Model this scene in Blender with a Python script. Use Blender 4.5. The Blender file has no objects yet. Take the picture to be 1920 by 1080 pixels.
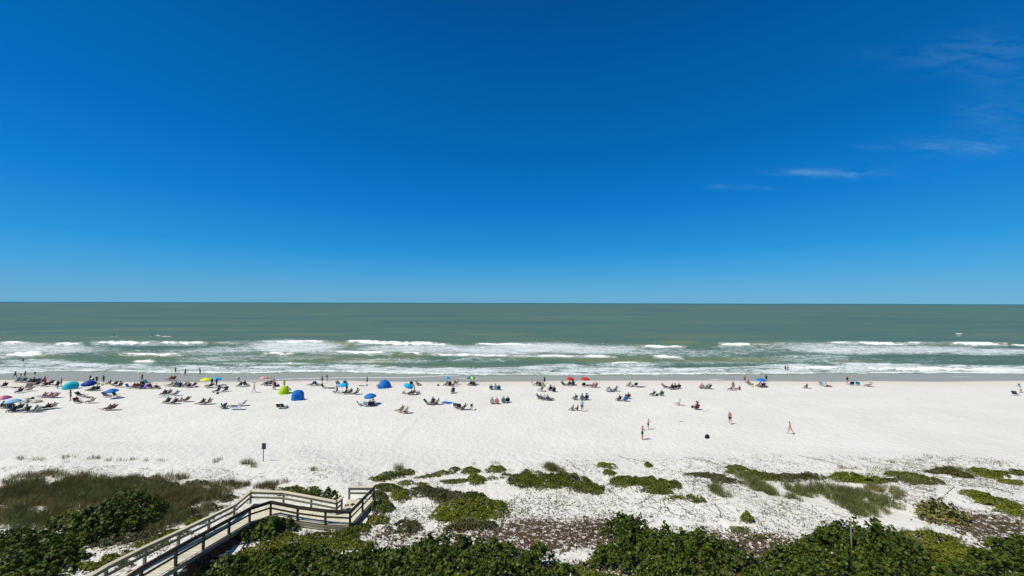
import bpy, bmesh, math, random
import numpy as np
from mathutils import Vector, Matrix, noise as mnoise
R = math.radians
rng = np.random.default_rng(7)
random.seed(7)
scene = bpy.context.scene
COL = scene.collection

# ------------------------------------------------------------------ camera
FPX = 700.0; CZ = 18.3
PITCH = math.atan(28 / FPX); ROLL = math.atan(5 / 1920)
cam_d = bpy.data.cameras.new('camera'); cam = bpy.data.objects.new('camera', cam_d); COL.objects.link(cam)
cam_d.sensor_width = 36; cam_d.lens = 36 * FPX / 1920
cam_d.clip_start = 0.3; cam_d.clip_end = 200000
cam.location = (0, 0, CZ)
cam.rotation_euler = (Matrix.Rotation(R(90) + PITCH, 3, 'X') @ Matrix.Rotation(ROLL, 3, 'Z')).to_euler()
scene.camera = cam

# ------------------------------------------------------------------ light
SUN = Vector((-0.50, -0.20, 0.84)).normalized()       # towards the sun
sun_d = bpy.data.lights.new('sun', 'SUN'); sun = bpy.data.objects.new('sun', sun_d); COL.objects.link(sun)
sun_d.energy = 4.7; sun_d.angle = R(0.53); sun_d.color = (1.0, 0.95, 0.85)
sun.rotation_euler = SUN.to_track_quat('Z', 'Y').to_euler()
sun.location = (-40, -20, 80)

scene.view_settings.view_transform = 'Standard'
scene.view_settings.look = 'None'
scene.view_settings.exposure = 0
scene.view_settings.gamma = 1
scene.view_settings.use_curve_mapping = False

world = bpy.data.worlds.new('World'); scene.world = world; world.use_nodes = True
wt = world.node_tree; wt.nodes.clear()
def N(t, typ, **kw):
    n = t.nodes.new(typ)
    for k, v in kw.items():
        if k == 'i':
            for kk, vv in v.items(): n.inputs[kk].default_value = vv
        else: setattr(n, k, v)
    return n
sky = N(wt, 'ShaderNodeTexSky', sky_type='NISHITA', sun_disc=False)
sky.sun_elevation = math.asin(SUN.z); sky.sun_rotation = math.atan2(SUN.x, SUN.y)
sky.altitude = 0; sky.air_density = 1.0; sky.dust_density = 0.0; sky.ozone_density = 3.0
hs = N(wt, 'ShaderNodeHueSaturation', i={'Saturation': 1.0, 'Value': 1.0, 'Hue': 0.497})
gm = N(wt, 'ShaderNodeGamma', i={'Gamma': 1.0})
bg = N(wt, 'ShaderNodeBackground', i={'Strength': 0.085})
out = N(wt, 'ShaderNodeOutputWorld')
L = wt.links.new
L(sky.outputs[0], hs.inputs['Color'])
# thin high cirrus, laid out by direction in the sky
tc = N(wt, 'ShaderNodeTexCoord')
sep = N(wt, 'ShaderNodeSeparateXYZ'); L(tc.outputs['Generated'], sep.inputs[0])
def M(t, op, a, b=None, c=None, clamp=False):
    n = t.nodes.new('ShaderNodeMath'); n.operation = op; n.use_clamp = clamp
    for i, v in enumerate((a, b, c)):
        if v is None: continue
        if isinstance(v, (int, float)): n.inputs[i].default_value = v
        else: t.links.new(v, n.inputs[i])
    return n.outputs[0]
az = M(wt, 'DIVIDE', sep.outputs[0], M(wt, 'MAXIMUM', sep.outputs[1], 0.05))   # tan of bearing right of straight out
el = M(wt, 'DIVIDE', sep.outputs[2], M(wt, 'MAXIMUM', sep.outputs[1], 0.05))
def blob(ca, ce, ra, re, tilt=0.0):
    da = M(wt, 'DIVIDE', M(wt, 'SUBTRACT', az, ca), ra)
    e2 = M(wt, 'SUBTRACT', el, M(wt, 'MULTIPLY_ADD', M(wt, 'SUBTRACT', az, ca), tilt, ce))
    de = M(wt, 'DIVIDE', e2, re)
    r2 = M(wt, 'ADD', M(wt, 'MULTIPLY', da, da), M(wt, 'MULTIPLY', de, de))
    return M(wt, 'EXPONENT', M(wt, 'MULTIPLY', r2, -1.0))
blobs = [(0.865, .353, .11, .010, -.02, 1.35), (0.78, .357, .06, .006, 0, .5), (1.18, .432, .13, .020, .0, .5),
         (1.30, .42, .12, .02, .05, .5), (.56, .316, .03, .006, 0, .45), (.69, .312, .018, .005, 0, .45), (.635,.315,.03,.006,0,.3),
         (1.27, .69, .16, .05, .1, .30), (1.1, .68, .16, .025, .0, .14), (1.35, .6, .10, .14, 0, .18),
         (.98, .428, .05, .006, 0, .3), (1.30, .50, .10, .05, 0, .25), (1.05, .37, .2, .03, 0, .10)]
acc = None
for b in blobs:
    v = M(wt, 'MULTIPLY', blob(*b[:5]), b[5])
    acc = v if acc is None else M(wt, 'ADD', acc, v)
cmb = N(wt, 'ShaderNodeCombineXYZ'); L(az, cmb.inputs[0]); L(M(wt, 'MULTIPLY', el, 5.0), cmb.inputs[1])
nz = N(wt, 'ShaderNodeTexNoise', i={'Scale': 9.0, 'Detail': 7.0, 'Roughness': 0.62, 'Distortion': .6}); L(cmb.outputs[0], nz.inputs['Vector'])
nn = M(wt, 'MULTIPLY', M(wt, 'SUBTRACT', nz.outputs[0], 0.36), 3.2, clamp=True)
cl = M(wt, 'MULTIPLY', M(wt, 'MULTIPLY', acc, nn), 0.17, clamp=True)
def wramp(stops, k):
    r = N(wt, 'ShaderNodeValToRGB'); e = r.color_ramp.elements; L(sep.outputs[2], r.inputs[0])
    e[0].position, e[0].color = stops[0][0], (*[c * k for c in stops[0][1]], 1); e[1].position, e[1].color = stops[-1][0], (*[c * k for c in stops[-1][1]], 1)
    for p, c in stops[1:-1]:
        q = e.new(p); q.color = (*[v * k for v in c], 1)
    return r.outputs[0]
# clear deep blue of a dry spring sky: the Nishita sky tinted by height above the horizon, half mixed with the same blue free of the sun's side glow
tint = wramp([(0, (.17, .60, 1.34)), (.04, (.18, .62, 1.24)), (.07, (.16, .67, 1.2)), (.125, (.085, .70, 1.26)), (.233, (.03, .72, 1.40)), (.36, (.008, .71, 1.38)), (.50, (.005, .70, 1.28)), (.63, (.02, .60, 1.2)), (.80, (.30, .45, .60)), (1, (.40, .45, .5))], .36)
k2 = .64 / .085 / 10
pure = wramp([(0, (.165, .43, .63)), (.04, (.12, .395, .655)), (.07, (.07, .361, .679)), (.125, (.026, .296, .679)), (.233, (.006, .198, .60)), (.36, (.002, .142, .475)), (.50, (.001, .117, .385)), (.63, (.001, .080, .30)), (.80, (.03, .06, .13)), (1, (.04, .06, .11))], k2)
def scl(c, v):
    n = N(wt, 'ShaderNodeVectorMath', operation='SCALE'); L(c, n.inputs[0]); n.inputs['Scale'].default_value = v; return n.outputs[0]
def vadd(a, b_, op='ADD'):
    n = N(wt, 'ShaderNodeVectorMath', operation=op); L(a, n.inputs[0]); L(b_, n.inputs[1]); return n.outputs[0]
skyc = vadd(vadd(hs.outputs[0], tint, 'MULTIPLY'), scl(pure, 10.0))
mx = N(wt, 'ShaderNodeMix', data_type='RGBA'); L(cl, mx.inputs[0]); L(skyc, mx.inputs[6]); mx.inputs[7].default_value = (5.2, 8.6, 10.0, 1)
L(mx.outputs[2], gm.inputs[0]); L(gm.outputs[0], bg.inputs[0]); L(bg.outputs[0], out.inputs[0])

# ------------------------------------------------------------------ helpers
def ray(px, py):
    u = (px - 960) / FPX; v = (540 - py) / FPX
    c, s = math.cos(ROLL), math.sin(ROLL)
    u, v = u * c - v * s, u * s + v * c
    return (u, math.cos(PITCH) - v * math.sin(PITCH), math.sin(PITCH) + v * math.cos(PITCH))
def atz(px, py, z):
    d = ray(px, py); t = (z - CZ) / d[2]
    return Vector((d[0] * t, d[1] * t, z))
def project(x, y, z):
    """vectorised world -> photo position, used once to lay out patches on the ground"""
    zz = z - CZ
    yy = y * math.cos(PITCH) + zz * math.sin(PITCH)
    vv = -y * math.sin(PITCH) + zz * math.cos(PITCH)
    yy = np.maximum(yy, 0.5)
    u = x / yy; v = vv / yy
    c, s = math.cos(ROLL), math.sin(ROLL)
    u, v = u * c + v * s, -u * s + v * c
    return 960 + u * FPX, 540 - v * FPX

def sstep(a, b, x):
    t = np.clip((x - a) / (b - a), 0, 1); return t * t * (3 - 2 * t)

# cheap vectorised value noise
_perm = np.random.default_rng(11).random((256, 256))
def vnoise(x, y):
    x = np.asarray(x, float); y = np.asarray(y, float)
    xi = np.floor(x).astype(int); yi = np.floor(y).astype(int); fx = x - xi; fy = y - yi
    fx = fx * fx * (3 - 2 * fx); fy = fy * fy * (3 - 2 * fy)
    a = _perm[xi & 255, yi & 255]; b = _perm[(xi + 1) & 255, yi & 255]
    c = _perm[xi & 255, (yi + 1) & 255]; d = _perm[(xi + 1) & 255, (yi + 1) & 255]
    return (a * (1 - fx) + b * fx) * (1 - fy) + (c * (1 - fx) + d * fx) * fy - 0.5
def fbm(x, y, o=4, g=0.5):
    s = 0; a = 1.0
    for k in range(o):
        s = s + a * vnoise(x * 2 ** k + 17.3 * k, y * 2 ** k + 5.1 * k); a *= g
    return s

# shoreline polylines given where the photo shows them, turned into ground lines
def shore(pts, z):
    w = [atz(px, py, z) for px, py in pts]
    xs = np.array([p.x for p in w]); ys = np.array([p.y for p in w])
    return lambda x: np.interp(x, xs, ys)
Yfoam = shore([(-60,702),(0,701),(60,699),(120,696),(220,697),(330,700),(460,701),(560,698),(640,698),(760,701),(900,703.5),(1120,703.5),(1320,702.5),(1540,701),(1740,700),(1920,700.5),(2000,700.5)], 0)
Ywet = shore([(-60,713),(0,714),(90,716),(220,717),(460,717),(560,714.5),(640,714),(700,716),(900,716),(1100,713),(1320,713),(1540,716),(1640,715),(1760,716.5),(1920,714.5),(2000,714)], 0.25)
Yswash = shore([(400,717.5),(440,716.5),(520,712.5),(600,710),(680,708.5),(760,708),(830,704),(900,703)], 0.1)

def height(x, y):
    x = np.asarray(x, float); y = np.asarray(y, float)
    yf = Yfoam(np.clip(x, -140, 140))
    s = yf - y                                     # metres up the beach from the water's edge
    h = np.interp(s, [-400, -60, 0, 9, 16, 32, 48, 52.5, 56, 60, 66, 72, 80, 100], [-8, -1.6, 0, .20, .55, .95, 1.15, 1.25, 1.62, 1.85, 2.05, 2.25, 2.6, 3.0])
    dune = sstep(46, 38, y + 2.2 * vnoise(x * .12, y * .05) * 2)
    h = h + dune * (0.42 * fbm(x * .16, y * .22, 3) + 0.10 * fbm(x * .9 + 9, y * .9, 3, .6))
    h = h + sstep(88, 80, y) * (1 - dune) * 0.05 * fbm(x * .5, y * .5, 2)
    # sandy gap where the boardwalk comes down
    h = h + (2.50 - h) * np.exp(-(((x + 12.2) / 1.6) ** 2 + ((y - 31.2) / 1.6) ** 2))
    # keep the sand under the deck below it
    k = np.exp(-(((x + 15.5) / 4.5) ** 4 + ((y - 28.3) / 1.8) ** 4)); h = h + (np.minimum(h, 2.15) - h) * k
    return h
def ground(px, py):
    z = 1.0
    for _ in range(14):
        p = atz(px, py, z); z = 0.5 * z + 0.5 * float(height(p.x, p.y))
    p = atz(px, py, z); p.z = float(height(p.x, p.y)); return p

def mesh_np(name, verts, faces, mat=None, smooth=False, attrs=None, parent=None, link=True, mats=None, midx=None):
    """faces: (n,k) int array, or list of arrays of mixed k"""
    verts = np.asarray(verts, np.float32)
    fl = faces if isinstance(faces, list) else [faces]
    fl = [np.asarray(f, np.int32) for f in fl if len(f)]
    loops = np.concatenate([f.ravel() for f in fl])
    tot = np.concatenate([np.full(len(f), f.shape[1], np.int32) for f in fl])
    st = np.concatenate([[0], np.cumsum(tot)[:-1]]).astype(np.int32)
    me = bpy.data.meshes.new(name)
    me.vertices.add(len(verts)); me.vertices.foreach_set('co', verts.ravel())
    me.loops.add(len(loops)); me.loops.foreach_set('vertex_index', loops)
    me.polygons.add(len(tot)); me.polygons.foreach_set('loop_start', st); me.polygons.foreach_set('loop_total', tot)
    if smooth: me.polygons.foreach_set('use_smooth', np.ones(len(tot), bool))
    for m in (mats or ([mat] if mat else [])): me.materials.append(m)
    if midx is not None: me.polygons.foreach_set('material_index', np.asarray(midx, np.int32))
    me.update(calc_edges=True); me.validate()
    for k, v in (attrs or {}).items():
        a = me.attributes.new(k, 'FLOAT', 'POINT'); a.data.foreach_set('value', np.asarray(v, np.float32).ravel())
    ob = bpy.data.objects.new(name, me)
    if link: COL.objects.link(ob)
    if parent: ob.parent = parent
    return ob
def tag(o, label=None, cat=None, group=None, kind=None):
    if label: o['label'] = label
    if cat: o['category'] = cat
    if group: o['group'] = group
    if kind: o['kind'] = kind
    return o
def empty(name, loc, rz=0.0):
    o = bpy.data.objects.new(name, None); COL.objects.link(o)
    o.location = loc; o.rotation_euler = (0, 0, rz); o.empty_display_size = 0.2
    return o
def grid(xs, ys):
    nx, ny = len(xs), len(ys)
    X, Y = np.meshgrid(xs, ys)
    i = np.arange(nx * ny).reshape(ny, nx)
    f = np.stack([i[:-1, :-1], i[:-1, 1:], i[1:, 1:], i[1:, :-1]], -1).reshape(-1, 4)
    return X.ravel(), Y.ravel(), f
def growing(a, step, end, k=1.12):
    o = []; v = a
    while v < end: step *= k; v += step; o.append(v)
    return o
def newmat(name, rough=.8, spec=.3):
    m = bpy.data.materials.new(name); m.use_nodes = True
    b = m.node_tree.nodes['Principled BSDF']
    b.inputs['Roughness'].default_value = rough; b.inputs['Specular IOR Level'].default_value = spec
    return m, m.node_tree, b
def ramp(t, fac, stops):
    r = t.nodes.new('ShaderNodeValToRGB'); e = r.color_ramp.elements
    e[0].position, e[0].color = stops[0][0], (*stops[0][1], 1); e[1].position, e[1].color = stops[-1][0], (*stops[-1][1], 1)
    for p, c in stops[1:-1]:
        q = e.new(p); q.color = (*c, 1)
    t.links.new(fac, r.inputs[0]); return r.outputs[0]
def mixc(t, f, a, b, mode='MIX'):
    n = t.nodes.new('ShaderNodeMix'); n.data_type = 'RGBA'; n.blend_type = mode
    for i, v in ((0, f), (6, a), (7, b)):
        if isinstance(v, (int, float)): n.inputs[i].default_value = v
        elif isinstance(v, tuple): n.inputs[i].default_value = (*v, 1)
        else: t.links.new(v, n.inputs[i])
    return n.outputs[2]
def tnoise(t, vec, scale, detail=4, rough=.5, dist=0, mapscale=None):
    if mapscale:
        mp = t.nodes.new('ShaderNodeMapping'); mp.inputs['Scale'].default_value = mapscale
        t.links.new(vec, mp.inputs[0]); vec = mp.outputs[0]
    n = t.nodes.new('ShaderNodeTexNoise'); n.inputs['Scale'].default_value = scale; n.inputs['Detail'].default_value = detail
    n.inputs['Roughness'].default_value = rough; n.inputs['Distortion'].default_value = dist
    t.links.new(vec, n.inputs['Vector']); return n.outputs[0]
def attr(t, name):
    a = t.nodes.new('ShaderNodeAttribute'); a.attribute_name = name; return a.outputs['Fac']
def bump(t, b, h, strength, dist):
    n = t.nodes.new('ShaderNodeBump'); n.inputs['Strength'].default_value = strength; n.inputs['Distance'].default_value = dist
    t.links.new(h, n.inputs['Height']); t.links.new(n.outputs[0], b.inputs['Normal'])
# ------------------------------------------------------------------ sand
def ellipses(px, py, items, soft=.35):
    d = np.zeros_like(px)
    for it in items:
        cx, cy, rx, ry = it[:4]; s = it[4] if len(it) > 4 else 1.0; tilt = it[5] if len(it) > 5 else 0.0
        r = np.sqrt(((px - cx) / rx) ** 2 + ((py - cy - tilt * (px - cx)) / ry) ** 2)
        d = np.maximum(d, s * (1 - sstep(1 - soft, 1 + soft, r)))
    return d
xs_f = np.arange(-66, 66.01, .2)
xg = growing(66, .2, 1500, 1.06)
xs = np.array([-v for v in xg][::-1] + list(xs_f) + xg)
ys_f = np.arange(15, 47, .2)
yg = list(np.arange(47, 70, .35)) + list(np.arange(70, 98, .22)) + growing(98, .3, 130, 1.03) + [160, 200, 280]
ys = np.array([-400, -200, -80, -30, 0, 5, 9, 11, 12.5, 14] + list(ys_f) + yg)
X, Y, F_ = grid(xs, ys)
Z = height(X, Y)
PX, PY = project(X, Y, Z)
LIT = [(1010,1005,120,38),(900,1000,70,16,.8),(1110,1000,60,34),(760,1005,90,14,.75),(1180,975,55,16,.6),(1430,1020,70,26,.9),(1450,1045,60,20),
       (1850,985,90,24,1,.1),(1780,965,60,14,.8,.2),(1920,950,60,12,.6),(230,1000,110,26,.9),(150,985,60,20,.6),(60,1050,120,20,.5),(420,955,60,16,.4),
       (480,1010,60,14,.7),(1340,908,70,7,.6,.1),(1480,900,120,8,.5),(1620,892,60,6,.6),(700,1035,200,26,.7),(1300,1040,180,50,.9),(1700,1040,200,40,.9),
       (200,930,260,34,.8),(80,960,120,30,.7),(425,1018,75,16,1.5,-.62),(370,1062,40,16,1.3,-.5),(1010,960,60,10,.4),(880,1070,900,18,.8),(1500,1070,500,22,.9)]  # strongly tilted pair beside the ramp is its shade painted into the ground
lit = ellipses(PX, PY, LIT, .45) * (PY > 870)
wet = sstep(-.9, .9, Y - Ywet(X) + .5 * fbm(X * .08, Y * .3, 3))
damp = sstep(-9, -1, Y - Ywet(X)) 
ysw = Yswash(X); xsw0 = -69; xsw1 = -11
win = sstep(xsw0 - 4, xsw0 + 4, X) * (1 - sstep(xsw1 - 6, xsw1 + 2, X))
wob = .35 * fbm(X * .2, X * 0, 3)
sw = win * np.exp(-((Y - ysw - wob) / .38) ** 2)
for (a0, a1, yy) in [(1330, 1352, 711.5), (1778, 1815, 706.5), (860, 900, 709)]:
    p0, p1 = atz(a0, yy, .1), atz(a1, yy, .1)
    sw = np.maximum(sw, sstep(p0.x - 1, p0.x + 1, X) * (1 - sstep(p1.x - 1, p1.x + 1, X)) * np.exp(-((Y - p0.y - wob) / .25) ** 2))
def trail_of(pts, w):
    d = np.full(X.shape, 99.0)
    P = [atz(a, q, 1.5 if q > 860 else 1.1) for a, q in pts]
    for p, q in zip(P, P[1:]):
        vx, vy = q.x - p.x, q.y - p.y; tt = np.clip(((X - p.x) * vx + (Y - p.y) * vy) / (vx * vx + vy * vy), 0, 1)
        d = np.minimum(d, np.hypot(X - p.x - tt * vx, Y - p.y - tt * vy))
    return np.exp(-(d / w) ** 2)
trail = np.maximum(trail_of([(650,925),(640,900),(600,870),(560,845)], 1.6), .22 * trail_of([(655,920),(700,870),(745,820),(800,765),(860,730)], .5))
trail = np.maximum(trail, .25 * (Y < 46) * (1 - sstep(43, 46, Y)))
m, t, b = newmat('sand', .9, .15)
pos = t.nodes.new('ShaderNodeNewGeometry').outputs['Position']
n_lo = tnoise(t, pos, .12, 3); n_mid = tnoise(t, pos, .9, 4, .6); n_hi = tnoise(t, pos, 4.5, 3, .6)
base = ramp(t, n_lo, [(.3, (.635, .62, .565)), (.7, (.69, .68, .63))])
base = mixc(t, M(t, 'MULTIPLY', M(t, 'SUBTRACT', n_mid, .5), .55, clamp=True), base, (.54, .525, .475))
n_st = tnoise(t, pos, .5, 5, .65, .4, (.03, .6, 1))
base = mixc(t, M(t, 'MULTIPLY', M(t, 'SUBTRACT', n_st, .50), 1.2, clamp=True), base, (.60, .585, .54))
base = mixc(t, M(t, 'MULTIPLY', attr(t, 'damp'), M(t, 'MULTIPLY_ADD', n_mid, .9, .15), clamp=True), base, (.62, .55, .465))
wetc = mixc(t, tnoise(t, pos, .25, 4, .5, 0, (.25, 1, 1)), (.265, .272, .225), (.345, .345, .285))
base = mixc(t, attr(t, 'wet'), base, wetc)
# leaf litter and black organic grit on the sand, plus painted ramp shade
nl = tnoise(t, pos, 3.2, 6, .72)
litter_shade_m = M(t, 'MULTIPLY', M(t, 'SUBTRACT', M(t, 'ADD', attr(t, 'litter'), M(t, 'MULTIPLY', M(t, 'SUBTRACT', nl, .5), 4.6)), .60), 3.0, clamp=True)
litter_shade_m = M(t, 'MULTIPLY', litter_shade_m, M(t, 'GREATER_THAN', attr(t, 'litter'), .02))
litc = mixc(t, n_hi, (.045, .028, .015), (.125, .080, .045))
base = mixc(t, litter_shade_m, base, litc)
fo = M(t, 'MULTIPLY', M(t, 'SUBTRACT', M(t, 'ADD', attr(t, 'foam'), M(t, 'MULTIPLY', M(t, 'SUBTRACT', tnoise(t, pos, 1.3, 3), .5), 1.2)), .3), 3, clamp=True)
fo = M(t, 'MULTIPLY', fo, M(t, 'GREATER_THAN', attr(t, 'foam'), .05))
base = mixc(t, fo, base, (.72, .74, .72))
t.links.new(base, b.inputs['Base Color'])
rr = M(t, 'MULTIPLY_ADD', attr(t, 'wet'), -.50, .92); t.links.new(rr, b.inputs['Roughness'])
t.links.new(M(t, 'MULTIPLY_ADD', attr(t, 'wet'), .05, .1), b.inputs['Specular IOR Level'])
# trampled surface: footprints, ripples
vo = t.nodes.new('ShaderNodeTexVoronoi'); vo.inputs['Scale'].default_value = 1.9; vo.feature = 'SMOOTH_F1'; t.links.new(pos, vo.inputs['Vector'])
dry = M(t, 'SUBTRACT', 1.0, attr(t, 'wet'))
hh = M(t, 'ADD', M(t, 'MULTIPLY', vo.outputs[0], .75), M(t, 'ADD', M(t, 'MULTIPLY', n_mid, .75), M(t, 'MULTIPLY', n_hi, .85)))
hh = M(t, 'MULTIPLY', hh, M(t, 'MULTIPLY_ADD', attr(t, 'trail'), 1.3, .85))
hh = M(t, 'MULTIPLY', hh, dry)
bump(t, b, hh, .75, .16)
sand_mat = m
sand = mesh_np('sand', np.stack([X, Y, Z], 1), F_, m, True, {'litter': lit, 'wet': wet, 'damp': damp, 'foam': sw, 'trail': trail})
tag(sand, 'white sand beach and dune ground', 'beach', kind='structure')

# ------------------------------------------------------------------ sea
xw = growing(300, .8, 90000, 1.09); xs = np.array([-v for v in xw][::-1] + list(np.arange(-300, 300.1, .8)) + xw)
ys = np.array(list(np.arange(88, 118, .35)) + list(np.arange(118, 200, .7)) + growing(200, .7, 90000, 1.05))
X, Y, F_ = grid(xs, ys)
PX, PY = project(X, Y, np.zeros_like(X))
# (x0, x1, y at x0, y at x1, half thickness in photo rows, height of the wave)
BREAK = [(183,275,643,643.5,3.2,.8),(298,378,643,643.5,2.8,.7),(107,150,646,643.5,2.6,.6),(0,45,643,643,2.0,.5),(5,72,667,663,3.4,.7),
 (253,285,678.5,677.5,2.8,.5),(512,600,641,641,1.6,.6),(655,700,640.5,642,1.8,.6),(682,800,643,645,3.4,.8),(795,838,644,647,1.8,.5),(635,722,660.5,662.5,2.4,.6),
 (235,330,664.5,665.5,1.2,.5),(500,545,663,664,1.2,.4),(832,968,665,668.5,1.9,.6),(1005,1072,667,668,1.7,.5),(1098,1148,668,668.5,1.8,.5),(752,786,663,663,1.2,.4),
 (1204,1275,649.5,651,2.6,.7),(1231,1276,668.5,670.5,2.6,.6),(1355,1406,645.5,647,3.0,.7),(1613,1688,643,645.5,2.6,.7),(1560,1590,642.5,643,1.6,.5),(1703,1726,642.5,643,1.8,.5),
 (1793,1877,644,645.5,3.0,.7),(1900,1930,647,648,1.4,.5),(1150,1200,681.5,682,1.6,.4),(900,960,645.5,646,1.4,.5),(960,1000,645.5,648,1.4,.5),(1792,1803,626.4,626.4,.7,.1),(540,551,683,681,1.2,.3),
 (1470,1568,690,690.5,1.8,.3),(1645,1930,691,695.5,2.3,.3),(293,300,628.8,628.8,.6,0),(303,312,630.3,630.3,.5,0),(314,320,630.7,630.7,.4,0),(215,220,630.8,630.8,.5,0),(116,119,578,578,.4,0),(1793,1801,630.3,630.3,.4,0)]
foam = np.zeros_like(X); crest = np.zeros_like(X); Zw = np.zeros_like(X); olive = np.zeros_like(X); thick = np.zeros_like(X)
for (x0, x1, y0, y1, th, hw) in BREAK:
    ex = (x1 - x0) * .07; x0, x1 = x0 - ex, x1 + ex
    u = (PX - x0) / (x1 - x0)
    sel = (u > -.35) & (u < 1.35) & (PY > 600) & (PY < 705)
    uu, pxs, pys, ys_ = u[sel], PX[sel], PY[sel], Y[sel]
    yc = y0 + (y1 - y0) * uu + 1.6 * vnoise(pxs * .06, pxs * 0 + y0 * 7 + x0) + .6 * vnoise(pxs * .3, pxs * 0 + y0)
    w = np.power(np.clip(1 - np.abs(2 * np.clip(uu, 0, 1) - 1.0 + .5 * vnoise(pxs * 0 + y0 * 9, pxs * 0)) ** 2.2, 0, 1), .8) * 1.15 * (.72 + .9 * vnoise(pxs * .16, pxs * 0 + y0 + 3) + .5 * vnoise(pxs * .55, pxs * 0 + y0 + 7))
    w = w * ((uu > 0) & (uu < 1))
    d = (1 - sstep(.7, 1.1, np.abs(pys - yc) / np.maximum(th * w, .01)))
    crest[sel] = np.maximum(crest[sel], d)
    foam[sel] = np.maximum(foam[sel], .55 * (1 - sstep(.3, 1.6, np.abs(pys - yc - th * .4) / np.maximum(th * 1.8, .01))) * ((uu > -.08) & (uu < 1.08))); thick[sel] = np.maximum(thick[sel], d)
    if hw > .2:
        Yc = np.interp(np.clip(uu, -.3, 1.3), [0, 1], [atz(x0, y0 - th * .5, 0).y, atz(x1, y1 - th * .5, 0).y])
        win = sstep(-.35, 0.05, uu) * (1 - sstep(.95, 1.35, uu))
        dd = (ys_ - Yc)
        Zw[sel] += .55 * hw * win * np.exp(-(dd / np.where(dd > 0, 3.2, 1.6)) ** 2)
        olive[sel] = np.maximum(olive[sel], win * np.exp(-((dd + 1) / 3.0) ** 2) * .8)
# lace: (cx, cy, rx, ry, strength)
LACE = [(70,655,110,9,.62),(30,646,60,5,.5),(430,656,110,6,.5,-.03),(550,650,80,12,.72),(370,662,80,4,.4),(620,660,60,6,.45),(790,654,110,8,.6),(860,662,60,5,.45),
 (930,657,80,9,.66),(1010,652,90,9,.78),(1110,656,90,9,.62),(1190,660,60,7,.45),(1300,662,110,8,.36),(1420,655,80,8,.34),(1530,652,60,9,.55),(1600,656,90,8,.66),(1720,656,110,7,.64),(1860,659,90,6,.6),
 (420,672,90,7,.38,-.05),(540,670,90,6,.3),(720,677,90,5,.4),(1000,668,90,3,.5),(1080,670,60,3,.4),(1520,672,80,8,.40),(1400,672,40,6,.22),(900,674,60,6,.3),(1300,680,160,4,.3),
 (60,676,70,3,.45),(90,680,60,5,.6),(540,682,50,3,.6),(460,682,50,3,.5),(470,642,60,4,.3),(1590,643,40,3,.5),(1745,643,40,3,.35),(440,643,40,3,.35),(1500,646,80,5,.4),(180,660,100,6,.25),(1650,675,200,5,.18),(1180,684,60,4,.5)]
fo2 = ellipses(PX, PY, [(a[0], a[1], a[2] * 1.3, a[3] * 1.15, min(.85, a[4] + .14)) + tuple(a[5:]) for a in LACE], .6)
# shore break: upper edge -> foam line
up = np.interp(PX, [-60,0,60,110,160,240,330,420,500,620,700,800,880,960,1010,1080,1180,1260,1350,1440,1540,1640,1740,1840,1930],
               [682,680,677,674,681,683,684,686,685,684,685,687,688,686,684,683,686,689,688,683,680,680,683,686,686])
lo_y = Yfoam(np.clip(X, -140, 140)); _, lo = project(X, lo_y, np.zeros_like(X))
band = sstep(-3, 3, PY - up + 2.5 * fbm(PX * .03, PY * .3, 2)) * (1 - sstep(-.3, .4, PY - lo))
edge = np.exp(-((PY - lo + 2.0) / 1.9) ** 2)
fo2 = np.maximum(fo2, band * np.clip(.72 + .40 * fbm(PX * .02, PY * .25, 3), 0, 1))
crest = np.maximum(crest, np.minimum(band, 1) * edge * (.75 + .5 * vnoise(PX * .05, PX * 0)))
near = (PY > 560)
foam = np.maximum(foam, fo2 * near * (np.abs(X) < 260) + (np.abs(X) >= 260) * np.maximum(0, fo2 * near))
olive = np.maximum(olive, ellipses(PX, PY, [(85,668,40,4,.8),(290,668,70,4,.9),(420,644,30,3,.8),(640,645,40,4,1),(620,672,90,6,.8),(700,678,40,5,1),(560,627,90,3,.5),(930,627,60,3,.5),(760,669,40,5,.7),
   (1000,672,60,4,.5),(1150,674,90,5,.9),(1180,681,25,3,1.2),(1350,675,110,5,.8),(1270,642,40,3,.9),(1440,643,30,2,.7),(1600,679,60,3,.6),(1760,645,40,3,.7),(1890,647,20,3,.8),(1300,630,120,4,.4),(1860,627,60,3,.4),(580,643,25,2,.8)], .5))
# swell
sw_ = sstep(230, 150, Y) * .16 * np.sin(Y * .62 + 2.2 * fbm(X * .012, Y * .02, 2) * 3) * sstep(92, 110, Y)
edge_h = np.exp(-np.clip((Y - lo_y), 0, 99) / 2.0)
Zw = Zw + sw_ + .09 * thick * (.6 + vnoise(X * 1.3, Y * 1.3)) + .06 * np.clip(fo2, 0, 1) * (vnoise(X * .9, Y * .9) + .3) * (Y < 220)
Zw = Zw * (1 - edge_h) + edge_h * .07 + 0.0
beyond = Y < lo_y - .2
Zw = np.where(beyond, -.6 - .0 * Y, Zw)
m, t, b = newmat('sea_water', .55, .045)
pos = t.nodes.new('ShaderNodeNewGeometry').outputs['Position']
sp = t.nodes.new('ShaderNodeSeparateXYZ'); t.links.new(pos, sp.inputs[0])
s1 = tnoise(t, pos, .010, 4, .55, .6, (.35, 1.6, 1)); s2 = tnoise(t, pos, .05, 6, .68, .3, (.22, 1.5, 1)); s3 = tnoise(t, pos, .9, 3, .6, 0, (.5, 1.2, 1))
deep = ramp(t, s1, [(.34, (.072, .136, .094)), (.5, (.092, .154, .098)), (.66, (.125, .174, .092))])
deep = mixc(t, M(t, 'MULTIPLY', M(t, 'SUBTRACT', s2, .43), 2.6, clamp=True), deep, (.050, .108, .088))
deep = mixc(t, M(t, 'MULTIPLY', M(t, 'SUBTRACT', s3, .48), 2.2, clamp=True), deep, (.115, .19, .145))
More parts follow.
